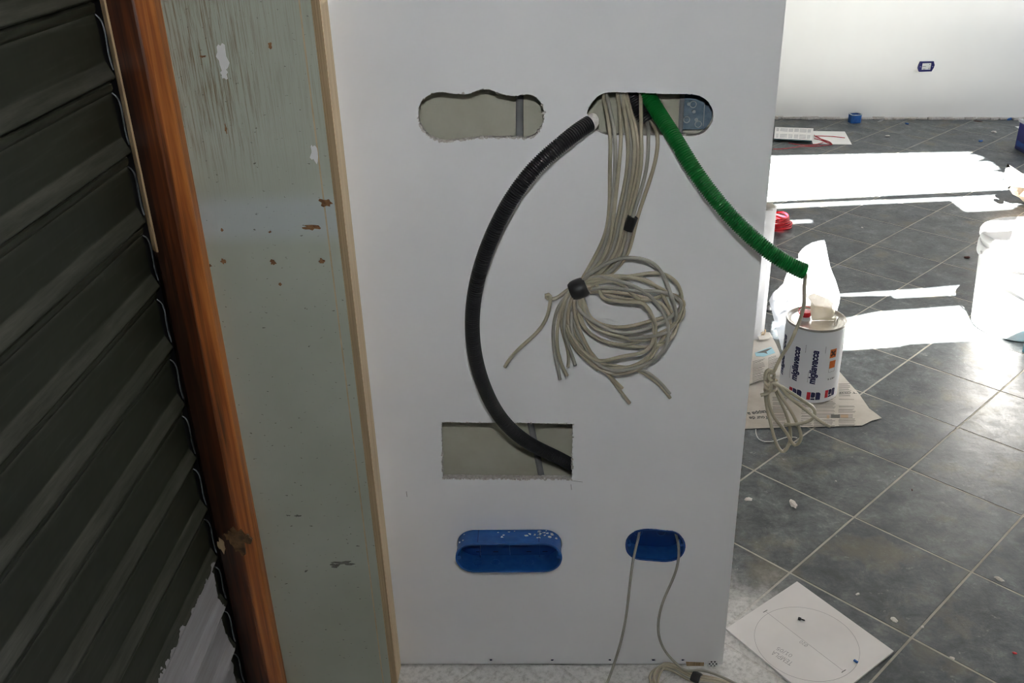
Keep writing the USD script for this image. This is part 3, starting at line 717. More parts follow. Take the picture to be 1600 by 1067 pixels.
# top px at the rim's upper edge, px at y=260, 350, 420
drops = [((942, 146), (953, 210), (953, 260), (949, 350), (921, 416)),
         ((948, 146), (960, 210), (961, 260), (953, 350), (926, 417)),
         ((965, 145), (970, 210), (967, 260), (957, 350), (931, 418)),
         ((972, 146), (980, 210), (980, 260), (963, 350), (935, 418)),
         ((969, 145), (984, 210), (985, 260), (968, 350), (939, 419)),
         ((976, 147), (990, 210), (990, 262), (973, 350), (943, 420)),
         ((980, 152), (995, 210), (996, 262), (977, 350), (947, 421)),
         ((1001, 146), (1002, 210), (1001, 262), (981, 350), (951, 422)),
         ((1012, 190), (1013, 212), (1010, 262), (986, 350), (955, 423)),
         ((1018, 192), (1027, 212), (1024, 250), (994, 348), (959, 424))]
coils = [
 [(640, 235), (760, 207), (950, 215), (1100, 280), (1225, 360), (1255, 430), (1200, 520), (1050, 600), (880, 650), (740, 630), (640, 555), (590, 450), (588, 370)],
 [(640, 245), (800, 225), (980, 290), (1100, 400), (1160, 520), (1150, 660), (1060, 760), (930, 812), (780, 800), (640, 712), (560, 600), (545, 480), (570, 380)],
 [(650, 260), (820, 250), (950, 330), (1050, 430), (1085, 550), (1060, 690), (980, 772), (850, 795), (700, 765), (570, 650), (515, 530), (540, 390)],
 [(650, 240), (830, 230), (1010, 240), (1130, 330), (1200, 440), (1232, 520), (1190, 600), (1080, 650), (900, 660), (730, 620), (625, 520), (605, 380)],
 [(625, 225), (720, 160), (830, 106), (960, 97), (1070, 132), (1140, 230), (1185, 330), (1210, 450), (1180, 550), (1060, 592), (900, 610), (760, 570), (660, 490), (622, 380)],
 [(650, 250), (950, 205), (1110, 187), (1200, 230), (1243, 330), (1238, 460), (1160, 555), (1000, 622), (850, 600), (700, 540), (635, 440), (618, 370)],
 [(650, 290), (780, 330), (960, 372), (1070, 355), (1190, 335), (1272, 380), (1230, 440), (1100, 485), (930, 530), (780, 530), (670, 470), (628, 380)],
 [(690, 270), (740, 330), (800, 362), (950, 370), (1010, 395), (1060, 470), (1085, 580), (1040, 680), (880, 730), (710, 748), (580, 640), (520, 520), (535, 390)],
 [(640, 300), (780, 288), (960, 300), (1120, 312), (1245, 372), (1200, 455), (1000, 552), (820, 560), (690, 505), (605, 430), (590, 375)],
 [(640, 310), (800, 318), (1000, 345), (1145, 410), (1178, 510), (1120, 630), (1000, 790), (800, 832), (620, 730), (530, 590), (535, 400)]]
tails = [
 [(520, 300), (450, 350), (392, 352), (383, 332), (402, 330), (408, 380), (395, 450), (350, 540), (250, 640), (118, 795)],
 [(510, 340), (450, 440), (428, 560), (432, 660), (472, 872)],
 [(515, 345), (465, 480), (452, 600), (465, 720), (517, 848)],
 [(520, 350), (482, 520), (505, 620), (522, 792)],
 [(530, 360), (500, 560), (530, 670), (568, 778)],
 [(545, 365), (560, 560), (670, 700), (780, 840), (920, 1025)],
 [(560, 365), (600, 560), (690, 730), (790, 850), (872, 930)],
 [(535, 370), (570, 600), (700, 760), (850, 790), (980, 820), (1090, 890), (1178, 992)],
 [(550, 370), (610, 620), (720, 775), (860, 800), (990, 812), (1100, 880), (1176, 965)],
 [(540, 370), (540, 560), (620, 690), (715, 812)]]
sheaths = ['cable_sheath', 'cable_sheath_grey', 'cable_sheath', 'cable_sheath', 'cable_sheath_grey', 'cable_sheath', 'cable_sheath_warm', 'cable_sheath', 'cable_sheath_grey', 'cable_sheath_warm']
TC = np.array(at(760 + 592 / 4.103, 380 + 292 / 4.103, -0.020))
for k in range(10):
    g = np.random.default_rng(100 + k)
    P = []
    d = drops[k]
    ylev = -0.007 - 0.0045 * (k % 3)
    if k < 8:
        P.append(at(d[0][0] - 3, d[0][1] - 40, 0.040))
        P.append(at(*d[0], 0.033))
    else:
        P.append(at(996 + 3 * (k - 8), 166, 0.046))
        P.append(at(1010 + 4 * (k - 8), 188, 0.034))
    P.append(at(*d[1], -0.0055 - 0.003 * (k % 2)))
    P.append(at(*d[2], -0.012 - 0.004 * (k % 3)))
    P.append(at(*d[3], -0.012 - 0.0052 * (k % 3)))
    P.append(at(*d[4], -0.012 - 0.0052 * (k % 3)))
    a, r = 2 * np.pi * k / 10, 0.0075 if k % 2 else 0.0035
    off = np.array([0, -r * math.cos(a), r * math.sin(a)])
    P.append(TC + off + [0.001 * k - .004, 0, 0])
    loop = cr5(coils[k])
    base = -0.014 - 0.0031 * ((k * 7) % 10)
    for n_, (u, v_) in enumerate(loop):
        w = math.sin(math.pi * n_ / (len(loop) - 1))
        P.append(at(u + 1.2 * g.normal(), v_ + 1.2 * g.normal(), -0.018 + (base + 0.006 * math.sin(2.2 * n_ + k)) * w - 0.004))
    a2 = a + 0.5
    P.append(TC + np.array([-0.004, -0.0055 * math.cos(a2), 0.0055 * math.sin(a2)]))
    tl = cr5(tails[k])
    for n_, (u, v_) in enumerate(tl):
        P.append(at(u, v_, -0.016 - 0.0026 * ((k * 3) % 7) - 0.002 * min(n_, 3)))
    part('cable', cable(P, 0.0031, 0.0045, 8), sheaths[k], cbn, smooth=True)
# tape sleeves
tq, _ = spline([TC + [-0.0135, 0, -0.006], TC, TC + [0.0135, 0, 0.006]], 7)
sl = tube(tq, np.array([.0140, .0165, .0172, .0174, .0172, .0165, .0140]), 20)
part('tape', sl, 'black_tape', cbn, smooth=40, label='black insulating tape round the neck of the coil')
c = at(984, 349, -0.018)
dd = at(981, 358, -0.018) - at(988, 339, -0.018)
c = at(985, 349, -0.0205)
part('tape', tube([c - dd * .55, c + dd * .55], 0.0088, 16), 'black_tape', cbn, smooth=40, label='short black tape ring on two cables')

# ---------------------------------------------------------------- single cable out of the green conduit
hc = thing('hanging_cable', 'grey cable hanging out of the green conduit, tied in a loose coil', 'cable', at(1220, 640, -0.13))
c9 = lambda pts: [(1150 + a / 5.336, 520 + b / 5.336) for a, b in pts]
P = [gq[-12], gq[-4], GEND + [0.001, -0.0002, -0.003], at(1257, 445, -.131), at(1257, 465, -.131), at(1254, 487, -.131), at(1246, 510, -.131), at(1232, 540, -.131), at(1215, 568, -.131), at(1206, 583, -.131)]
segs = [[(285, 330), (270, 365), (300, 395), (318, 350), (300, 315), (262, 312), (243, 350), (245, 420), (245, 520), (262, 640), (290, 760), (345, 940), (395, 990), (440, 930), (450, 800), (420, 680), (340, 500), (290, 400)],
        [(272, 430), (268, 560), (330, 720), (430, 850), (495, 935), (535, 900), (520, 780), (450, 640), (350, 490), (315, 420)],
        [(330, 420), (470, 505), (590, 585), (655, 650), (640, 710), (560, 750), (470, 765), (400, 762)]]
yl = [-.128, -.137, -.146]
for s_, y_ in zip(segs, yl):
    for n_, (u, v_) in enumerate(c9(s_)):
        P.append(at(u, v_, y_ - 0.003 * math.sin(n_ * 1.3)))
part('cable', cable(P, 0.0029, 0.004, 8), 'cable_sheath', hc, smooth=True)
P = [at(u, v_, -.152) for u, v_ in c9([(205, 520), (240, 510), (290, 480), (300, 420), (340, 430), (420, 510), (560, 625), (680, 720), (785, 780)])]
part('cable', cable(P, 0.0029, 0.004, 8), 'cable_sheath', hc, smooth=True, label='free end of the tied cable')
# knot wrap
P = []
kc = at(1204, 601, -.136)
for n_ in range(40):
    t = n_ / 39
    a = t * 2 * np.pi * 2.5
    P.append(kc + np.array([0.0085 * math.cos(a), 0.012 * math.sin(a), 0.008 - 0.018 * t]))
part('knot', cable(P, 0.0024, 0.003, 7), 'cable_sheath_warm', hc, smooth=True)

# ---------------------------------------------------------------- blue wall boxes
def tubewall(poly, t, y0, y1):
    return upright(poly.difference(poly.buffer(-t)), y0, y1)

yb = -0.041
S1 = stadium(BXC, BZ, BW, BH)
w1 = thing('wall_box', 'long blue plastic wall box sticking out of the wall, white plaster on its top', 'wall box', (BXC, 0, BZ))
part('side_wall', tubewall(S1, 0.0022, yb + .002, 0.008), 'blue_plastic_light', w1, smooth=30)
part('rim', tubewall(S1.buffer(0.0012), 0.0036, yb - .001, yb + .0035), 'blue_plastic_light', w1, smooth=30)
part('back_plate', upright(S1.buffer(-0.001), 0.006, 0.009), 'blue_plastic', w1)
for dx in (-0.062, -0.028, 0.038, 0.070):
    zb_ = BZ - BH / 2 + (.0022 if abs(dx) < .065 else .006)
    part('slot', upright(sbox(BXC + dx - .005, BZ - .0240, BXC + dx + .005, BZ - .0222), 0.0052, 0.0062), 'slot_dark', w1)
    if abs(dx) < .065:
        part('knockout', flat(Point(BXC + dx, -.016).buffer(.0095).difference(Point(BXC + dx, -.016).buffer(.0085)), zb_ - .0004, .0012), 'blue_plastic_light', w1)
for dx in (-BW / 4 - .008, BW / 4 + .008):
    part('divider_rib', bx(BXC + dx - .0009, BXC + dx + .0009, yb + .012, 0.0062, BZ - BH / 2 + .002, BZ + BH / 2 - .002).slice_plane([0, 0.0, 0], [0, 1, 0], cap=False) if False else bx(BXC + dx - .0009, BXC + dx + .0009, -0.001, 0.0062, BZ - BH / 2 + .002, BZ + BH / 2 - .002), 'blue_plastic', w1)
    part('outer_rib', bx(BXC + dx - .0012, BXC + dx + .0012, yb + .003, 0.0, BZ + BH / 2 - .0004, BZ + BH / 2 + .0010), 'blue_plastic', w1)
part('centre_rib', bx(BXC - .0007, BXC + .0007, 0.001, 0.0062, BZ - .030, BZ - .006), 'blue_plastic_light', w1)
for s_ in (-1, 1):
    part('screw_lug', upright(Point(BXC + s_ * (BW / 2 - .005), BZ).buffer(.0042), yb + .001, -0.01), 'blue_plastic_light', w1)
g = np.random.default_rng(5)
ms = []
for k in range(26):
    x = BXC + (g.random() - .5) * BW * .96
    if k > 12:
        x = BXC + BW * (.2 + .26 * g.random())
    y = -0.002 - 0.020 * g.random() ** 2 - (.01 if k > 12 else 0) * g.random()
    e = max(0.0, abs(x - BXC) - (BW - BH) / 2)
    z = BZ + math.sqrt(max((BH / 2) ** 2 - e ** 2, 0)) if e < BH / 2 else BZ
    ms.append(flat(blob_poly(x, y, 0.0012 + .0022 * g.random(), k, 0.7, 9, .6), z - .0008, 0.0018))
part('plaster_splash', cat(ms), 'plaster_white', w1, kind='stuff')

S2 = Polygon(b4).buffer(-0.0008)
c2 = S2.centroid
w2 = thing('wall_box', 'smaller blue plastic wall box set flush in the wall, two grey cables coming out', 'wall box', (c2.x, 0, c2.y))
part('side_wall', tubewall(S2, 0.0020, -0.0022, 0.042), 'blue_plastic_light', w2, smooth=30)
part('back_plate', upright(S2.buffer(-0.001), 0.040, 0.043), 'blue_plastic', w2)
part('rim', tubewall(S2.buffer(0.0006), 0.0034, -0.003, 0.001), 'blue_plastic', w2)
for dx in (-0.030, 0.016):
    part('slot', upright(sbox(c2.x + dx - .006, c2.y + .016, c2.x + dx + .006, c2.y + .0185), 0.0388, 0.0402), 'slot_dark', w2)
    part('knockout', upright(Point(c2.x + dx, c2.y).buffer(.009).difference(Point(c2.x + dx, c2.y).buffer(.0078)), 0.0390, 0.0402), 'blue_plastic_light', w2)
for s_ in (-1, 1):
    part('screw_lug', upright(Point(c2.x + s_ * .051, c2.y).buffer(.0035), 0.0, 0.014), 'blue_plastic_light', w2)

# cables from the flush box
lc = thing('floor_cable', 'single grey cable from the flush blue box down past the wall foot, left of two', 'cable', at(980, 940, -0.03))
P = [at(1000, 820, .036), at(999, 832, .022), at(995, 850, -.008), at(990, 872, -.018), at(984, 915, -.024), at(977, 970, -.030), at(968, 1010, -.040), at(955, 1050, -.060), at(938, 1085, -.085), at(915, 1120, -.11), at(890, 1150, -.14)]
P[-1][2] = max(P[-1][2], 0.004); P[-2][2] = max(P[-2][2], 0.004)
part('cable', cable(P, 0.0027, 0.005, 8), 'cable_sheath_grey', lc, smooth=True)

fc = thing('floor_cable_coil', 'taped coil of grey cable on the floor, fed from the flush blue box', 'cable coil', onfloor(1085, 1062))
P = [at(1054, 820, .036), at(1056, 834, .022), at(1060, 852, -.008), at(1059, 880, -.016), at(1049, 910, -.022), at(1036, 940, -.026), at(1029, 970, -.028), at(1030, 995, -.028), at(1040, 1018, -.028), at(1056, 1036, -.030), at(1072, 1047, -.034)]
e_ = onfloor(1092, 1056); P.append(np.array([e_[0], e_[1], 0.016])); e_ = onfloor(1140, 1070); P.append(np.array([e_[0], e_[1], .012])); e_ = onfloor(1180, 1085); P.append(np.array([e_[0], e_[1], .006]))
part('cable', cable(P, 0.0027, 0.005, 8), 'cable_sheath_grey', fc, smooth=True)
tp = onfloor(1088, 1058, 0.010)
for k in range(7):
    g = np.random.default_rng(300 + k)
    z = 0.0035 + 0.003 * (k % 4)
    o = (k - 3) * 0.0032
    loop = [onfloor(1150, 1085), onfloor(1118, 1069), (tp[0], tp[1] + o, 0), onfloor(1062, 1052), onfloor(1040 + 3 * g.normal(), 1046 + 2 * g.normal()), onfloor(1026 + 4 * g.normal(), 1058), onfloor(1030 + 5 * g.normal(), 1085), onfloor(1065, 1105 + 5 * g.normal()), onfloor(1110, 1112 + 6 * g.normal()), onfloor(1160, 1104), onfloor(1190 + 6 * g.normal(), 1095)]
    L = [np.array([p[0] + .0022 * (k - 3) * (.4 if i_ != 2 else 0), p[1] + (0 if i_ == 2 else o * .6), z]) for i_, p in enumerate(loop)]
    part('cable', cable(L, 0.0027, 0.005, 8), sheaths[k], fc, smooth=True)
ax = onfloor(1100, 1063) - onfloor(1076, 1053); ax /= np.linalg.norm(ax)
tq = [np.array([tp[0], tp[1], 0.0105]) + ax * s_ for s_ in (-0.009, -.004, .004, 0.009)]
tt = tube(tq, np.array([.0125, .0135, .0135, .0125]), 18)
v = np.array(tt.vertices); v[:, 2] = 0.0098 + (v[:, 2] - 0.0105) * 0.70; tt.vertices = v
part('tape', tt, 'black_tape', fc, smooth=40, label='black tape round the coil')

# ---------------------------------------------------------------- drawing template board on the floor
def quad_board(px_pts, z0, h):
    return Polygon([onfloor(a, b)[:2] for a, b in px_pts])

TB = [onfloor(1245, 911)[:2], onfloor(1396, 1020)[:2], None, onfloor(1134, 985)[:2]]
TB[2] = TB[1] + TB[3] - TB[0]
tb = thing('template_board', 'white board on the tiles with a pencilled circle and handwriting', 'board', (*np.mean(TB, 0), 0))
TZ = 0.0055
part('board', flat(Polygon(TB), 0.0008, TZ - 0.0008), 'card_white', tb)
tc = np.mean(TB, 0); u1 = (TB[1] - TB[0]); u2 = (TB[3] - TB[0]); L1, L2 = np.linalg.norm(u1), np.linalg.norm(u2); u1 /= L1; u2 /= L2
rad = 0.40 * min(L1, L2)
cen = onfloor(1130 + 770 / 5.926, 900 + 615 / 5.926, TZ)[:2]
ell = np.array([onfloor(1130 + (760 + 485 * math.cos(t) * 1.0) / 5.926, 900 + (610 + 345 * math.sin(t)) / 5.926, TZ)[:2] for t in np.linspace(0, 2 * np.pi, 80)])
# the circle as drawn: fitted about its centre in the board's own plane
R_ = 0.5 * np.mean([np.linalg.norm(onfloor(1130 + 275 / 5.926, 900 + 520 / 5.926, TZ) - onfloor(1130 + 1245 / 5.926, 900 + 700 / 5.926, TZ)), np.linalg.norm(onfloor(1130 + 640 / 5.926, 900 + 265 / 5.926, TZ) - onfloor(1130 + 900 / 5.926, 900 + 955 / 5.926, TZ))])
circ = Point(*cen).buffer(R_, quad_segs=32)
part('drawn_circle', flat(circ.difference(circ.buffer(-0.0008)), TZ - .0002, 0.0004), 'pencil', tb)
d0 = onfloor(1130 + 390 / 5.926, 900 + 325 / 5.926, TZ)[:2]; d1 = onfloor(1130 + 1115 / 5.926, 900 + 880 / 5.926, TZ)[:2]
part('drawn_line', flat(LineString([d0, d1]).buffer(0.0004), TZ - .0002, 0.0004), 'pencil', tb)
for p_ in (d0, d1):
    q = (d1 - d0) / np.linalg.norm(d1 - d0); q = np.array([-q[1], q[0]])
    part('drawn_tick', flat(LineString([p_ - q * .006, p_ + q * .006]).buffer(0.0007), TZ - .0002, 0.0004), 'ink', tb)
def write(text, h, start_px, end_px, off, mat, parent, z, name, crop, bold=False, shear=0.0):
    """flat lettering from one pixel to the other, lying on the surface at height z"""
    ox, oy, s_ = crop
    a_ = onfloor(ox + start_px[0] / s_, oy + start_px[1] / s_, z)[:2]; b_ = onfloor(ox + end_px[0] / s_, oy + end_px[1] / s_, z)[:2]
    m_ = meshkit.text_mesh(text, 1.0, 0.0004, bold)
    v = np.array(m_.vertices); w_ = v[:, 0].max() - v[:, 0].min()
    L_ = np.linalg.norm(b_ - a_); ex_ = (b_ - a_) / L_; ey_ = np.array([-ex_[1], ex_[0]])
    x_ = (v[:, 0] - v[:, 0].min()) / w_ * L_; y_ = v[:, 1] * h
    x_ = x_ + shear * y_
    xy = a_ + x_[:, None] * ex_ + y_[:, None] * ey_
    m_.vertices = np.c_[xy, z - 0.0002 + v[:, 2]]
    return part(name, m_, mat, parent)
C1 = (1130, 900, 5.926)
write('TEMPLA', 0.013, (650, 800), (470, 690), 0, 'pencil', tb, TZ, 'handwriting', C1)
write('01/05', 0.010, (645, 730), (510, 655), 0, 'pencil', tb, TZ, 'handwriting', C1)
write('Ø20', 0.009, (790, 640), (725, 595), 0, 'pencil', tb, TZ, 'handwriting', C1)

c = onfloor(1130 + 706 / 5.926, 900 + 405 / 5.926, TZ)
m = cat([trimesh.creation.cylinder(0.0034, 0.006, sections=10), trimesh.creation.cylinder(0.0016, 0.010, sections=8, transform=trimesh.transformations.translation_matrix([0, 0, .006]))])
m.apply_transform(trimesh.transformations.rotation_matrix(math.pi / 2, [math.cos(1.1), math.sin(1.1), 0])); m.apply_translation([c[0], c[1], TZ + .0034])
single('wall_plug', m, 'black_plastic', 'tiny black screw plug lying on the white template board', 'plug')
c = onfloor(1337, 1034, TZ)
m = bevel_box(-.0045, .0045, -.002, .002, 0, .004, .0006); m.apply_transform(trimesh.transformations.rotation_matrix(-0.9, [0, 0, 1])); m.apply_translation([c[0], c[1], TZ])
single('blue_chip', m, 'blue_bit', 'small bright blue plastic chip on the template board', 'plastic chip')

# ---------------------------------------------------------------- newspapers
def sheet(px_pts, z, seed, amp=0.004, thick=0.0005):
    poly = Polygon([onfloor(a, b)[:2] for a, b in px_pts]).buffer(0)
    seg = poly.segmentize(0.02)
    x0, y0, x1, y1 = poly.bounds
    inner = [(x, y) for x in np.arange(x0, x1, .02) for y in np.arange(y0, y1, .02) if poly.buffer(-.008).contains(Point(x, y))]
    from scipy.spatial import Delaunay
    P = np.array(list(seg.exterior.coords)[:-1] + inner)
    T = Delaunay(P).simplices
    T = np.array([t for t in T if poly.buffer(1e-6).contains(Point(*P[t].mean(0)))])
    a = P[T]; cr = (a[:, 1, 0] - a[:, 0, 0]) * (a[:, 2, 1] - a[:, 0, 1]) - (a[:, 1, 1] - a[:, 0, 1]) * (a[:, 2, 0] - a[:, 0, 0])
    T[cr < 0] = T[cr < 0][:, ::-1]
    h = z + amp * meshkit.fbm(np.c_[P * 9, np.full(len(P), seed)], 3, seed)
    n_ = len(P)
    V = np.vstack([np.c_[P, h + thick], np.c_[P, h]])
    edges = {}
    for t in T:
        for i_ in range(3):
            e = (t[i_], t[(i_ + 1) % 3])
            edges[e] = edges.get(e, 0) + 1
    F = list(map(tuple, T)) + [(t[0] + n_, t[2] + n_, t[1] + n_) for t in T]
    for (i_, j_) in edges:
        if (j_, i_) not in edges:
            F += [(i_, i_ + n_, j_ + n_), (i_, j_ + n_, j_)]
    return trimesh.Trimesh(V, F, process=False), (lambda xy: z + amp * meshkit.fbm(np.c_[np.atleast_2d(xy) * 9, np.full(len(np.atleast_2d(xy)), seed)], 3, seed) + thick)

def strips(hf, lines, w):
    """printed lines of small type as thin strips that follow the sheet"""
    ms = []
    for a_, b_ in lines:
        a_, b_ = np.asarray(a_), np.asarray(b_)
        n_ = max(2, int(np.linalg.norm(b_ - a_) / .01) + 1)
        d = (b_ - a_) / np.linalg.norm(b_ - a_); q = np.array([-d[1], d[0]]) * w / 2
        t = np.linspace(0, 1, n_)[:, None]
        c_ = a_ + (b_ - a_) * t
        V = np.vstack([np.c_[c_ + q, hf(c_ + q) + .0003], np.c_[c_ - q, hf(c_ - q) + .0003]])
        F = []
        for i_ in range(n_ - 1):
            F += [(i_, i_ + n_, i_ + n_ + 1), (i_, i_ + n_ + 1, i_ + 1)]
        ms.append(trimesh.Trimesh(V, F, process=False))
    return cat(ms)

c9f = lambda a, b: onfloor(1150 + a / 5.336, 520 + b / 5.336)[:2]
lowpx = [(1150 + a / 5.336, 520 + b / 5.336) for a, b in ((-60, 812), (100, 805), (350, 797), (480, 785), (560, 793), (700, 790), (900, 782), (1050, 780), (1130, 740), (1215, 720), (1110, 640), (1030, 520), (940, 420), (862, 330), (700, 300), (300, 250), (-60, 300))]
nm, nh = sheet(lowpx, 0.001, 3, 0.004)
n1 = thing('newspaper', 'open newspaper sheet under the paint can, print upside down', 'newspaper', (*onfloor(1270, 640)[:2], 0))
part('sheet', nm, 'newsprint', n1, smooth=25)
up_dir = None
lines = []
g = np.random.default_rng(9)
for v0 in np.arange(545, 790, 9.0):
    for (u0, u1_) in ((300, 430), (540, 640), (645, 830), (850, 1000)):
        if 640 < v0 < 760 and u0 < 300: continue
        if u0 == 850 and (470 < v0 < 560): continue
        if g.random() < .25: continue
        y = v0
        lines.append((c9f(u0 + 8 * g.random(), y - .06 * (u0 - 500) * 0), c9f(u1_ - 30 * g.random(), y)))
for v0 in np.arange(430, 540, 8.0):
    lines.append((c9f(855, v0), c9f(930 + 40 * g.random(), v0 + 2)))
part('small_print', strips(nh, lines, 0.0024), 'newsprint_grey', n1, kind='stuff')
def news_text(text, h, a_, b_, hf, parent, mat='newsprint_ink', bold=True):
    a_, b_ = c9f(*a_), c9f(*b_)
    m_ = meshkit.text_mesh(text, 1.0, 0.0003, bold); v = np.array(m_.vertices)
    L_ = np.linalg.norm(b_ - a_); ex_ = (b_ - a_) / L_; ey_ = np.array([-ex_[1], ex_[0]])
    x_ = (v[:, 0] - v[:, 0].min()) / np.ptp(v[:, 0]) * L_
    xy = a_ + x_[:, None] * ex_ + (v[:, 1] * h)[:, None] * ey_
    m_.vertices = np.c_[xy, hf(xy) + v[:, 2] * 1.0 + .0002]
    part('headline', m_, mat, parent)
news_text('Tour de', 0.016, (262, 700), (105, 705), nh, n1)
news_text('tappa a', 0.016, (245, 655), (92, 672), nh, n1)
news_text('Tour', 0.010, (1000, 500), (850, 505), nh, n1, 'newsprint_grey')
for a_, b_, mt in (((870, 690), (935, 715), 'news_photo'), ((755, 695), (778, 722), 'news_photo'), ((790, 690), (865, 718), 'newsprint_grey')):
    q = [c9f(a_[0], a_[1]), c9f(b_[0], a_[1]), c9f(b_[0], b_[1]), c9f(a_[0], b_[1])]
    z_ = float(nh(np.array(q)).max())
    part('picture', flat(Polygon(q), z_ - .0002, 0.0005), mt, n1)

uppx = [(1150 + a / 5.336, 520 + b / 5.336) for a, b in ((-40, 500), (130, 450), (260, 405), (370, 370), (392, 300), (360, 180), (330, 110), (280, 20), (180, 15), (0, 60), (-40, 200))]
nm2, nh2 = sheet(uppx, 0.0075, 6, 0.006)
n2 = thing('newspaper', 'second newspaper sheet lapping over the first, behind the tied cable', 'newspaper', (*onfloor(1200, 575)[:2], 0))
part('sheet', nm2, 'newsprint', n2, smooth=25)
lines = []
for v0 in np.arange(250, 440, 10.0):
    lines.append((c9f(135, v0 + 10), c9f(200 + 40 * g.random(), v0 - 8)))
    if v0 < 370: lines.append((c9f(265, v0 - 15), c9f(330 + 20 * g.random(), v0 - 35)))
part('small_print', strips(nh2, lines, 0.0022), 'newsprint_grey', n2, kind='stuff')
q = [c9f(155, 190), c9f(290, 140), c9f(325, 190), c9f(230, 222), c9f(165, 218)]
part('picture', flat(Polygon(q), float(nh2(np.array(q)).max()) - .0003, .0008), 'sky_print', n2, label='pale blue printed picture')
q = [c9f(165, 192), c9f(262, 158), c9f(300, 150), c9f(250, 182), c9f(262, 200), c9f(230, 190)]
part('picture', flat(Polygon(q), float(nh2(np.array(q)).max()) + .0004, .0006), 'newsprint_grey', n2)
q = [(1150 + a / 5.336, 520 + b / 5.336) for a, b in ((185, 20), (300, 75), (270, 95), (190, 108), (170, 60))]
m, _h = sheet(q, 0.018, 8, 0.012)
single('paper_scrap', m, 'newsprint', 'crumpled paper scrap on the far end of the upper newspaper', 'paper', smooth=25)
m = cat([tube(spline([np.array([*c9f(200 + 10 * k_, 60 - 12 * k_), .028 + .004 * k_]), np.array([*c9f(225 + 6 * k_, 40 + 5 * k_), .034]), np.array([*c9f(212 + 14 * k_, 75), .028])], 8)[0], .0022, 6) for k_ in range(2)])
single('wood_shaving', m, 'print_orange' if False else 'bare_wood', 'curled brown shaving on the paper scrap', 'shaving', smooth=True)

# ---------------------------------------------------------------- paint can
CC = np.array([1.1455, 1.157]); CR, CH = 0.0885, 0.250; CZ = 0.0062
pc = thing('paint_can', 'white five-litre paint can with blue lettering and a red cap', 'paint can', (*CC, 0))
ce = (*CC, CZ)
part('body', rev([(0, 0.002), (CR - .004, 0.002), (CR - .001, 0.0), (CR + .0006, .002), (CR, .006), (CR, CH - .012), (CR - .001, CH - .008), (CR - .003, CH - .006)], 64, ce), 'can_white', pc, smooth=35)
part('rim', rev([(CR - .0035, CH - .008), (CR + .0008, CH - .007), (CR + .0016, CH - .003), (CR + .0006, CH), (CR - .002, CH), (CR - .003, CH - .003), (CR - .004, CH - .009)], 64, ce), 'tin', pc, smooth=40)
part('lid', rev([(CR - .003, CH - .007), (CR - .005, CH - .0095), (CR - .012, CH - .0095), (CR - .016, CH - .007), (0, CH - .007)], 64, ce), 'tin', pc, smooth=40)
def spx(px_, py_, z):
    return onfloor(px_, py_, z)
tz = CZ + CH - .007
sp = spx(1258, 494, tz + .01)
sp = np.array([sp[0], sp[1]])
spout = part('spout', rev([(.0, 0), (.017, 0), (.0165, .004), (.0145, .008), (.0145, .014), (0, .014)], 24, (*sp, tz)), 'spout_clear', pc, smooth=35)
part('cap', rev([(0, .012), (.0155, .012), (.0165, .014), (.0165, .024), (.015, .027), (0, .0275)], 24, (*sp, tz)), 'red_plastic', spout, smooth=35, label='red plastic screw cap')
ring = [np.array([sp[0] + .021 * math.cos(t), sp[1] + .016 * math.sin(t), tz + .026 + .010 * math.sin(t)]) for t in np.linspace(-.6, math.pi + .6, 20)]
part('pull_ring', tube(ring, 0.0014, 6), 'red_plastic', spout, smooth=True)
q, _ = spline([(*(CC + [.045, -.040]), tz), (*(CC + [.047, -.036]), tz + .014), (*(CC + [.058, -.016]), tz + .016), (*(CC + [.062, -.006]), tz + .001)], 14)
part('handle', tube(q, .0028, 8), 'tin', pc, smooth=True)

def wrap(m2d, az, z, parent, name, mat, rot=True, r=CR + 0.0003, shear=0.0, label=None):
    """print bent round the can: m2d in a plane (u to the right, v up), extruded along its own z"""
    v = np.array(m2d.vertices, float)
    u, w = (-v[:, 1], v[:, 0]) if rot else (v[:, 0], v[:, 1])
    if shear:
        w = w + 0
    th = az + u / CR
    rr = r + v[:, 2]
    m_ = trimesh.Trimesh(np.c_[CC[0] + rr * np.sin(th), CC[1] - rr * np.cos(th), CZ + z + w], m2d.faces, process=False)
    return part(name, m_, mat, parent, label=label)

def textmesh(t, h, w=None, bold=False, shear=0.0, dense=True):
    m_ = meshkit.text_mesh(t, h, 0.0003, bold)
    v = np.array(m_.vertices); v[:, 0] -= v[:, 0].min()
    if w: v[:, 0] *= w / v[:, 0].max()
    v[:, 0] += shear * v[:, 1]
    m_.vertices = v
    if bold:                       # a heavy face: the strokes thickened
        ms_ = []
        for dx_, dy_ in ((0, 0), (.0007, .0005), (-.0007, -.0005), (.0006, -.0006), (-.0006, .0006)):
            c_ = m_.copy(); c_.apply_translation([dx_, dy_, 0.00002 * len(ms_)]); ms_.append(c_)
        return cat(ms_)
    return m_

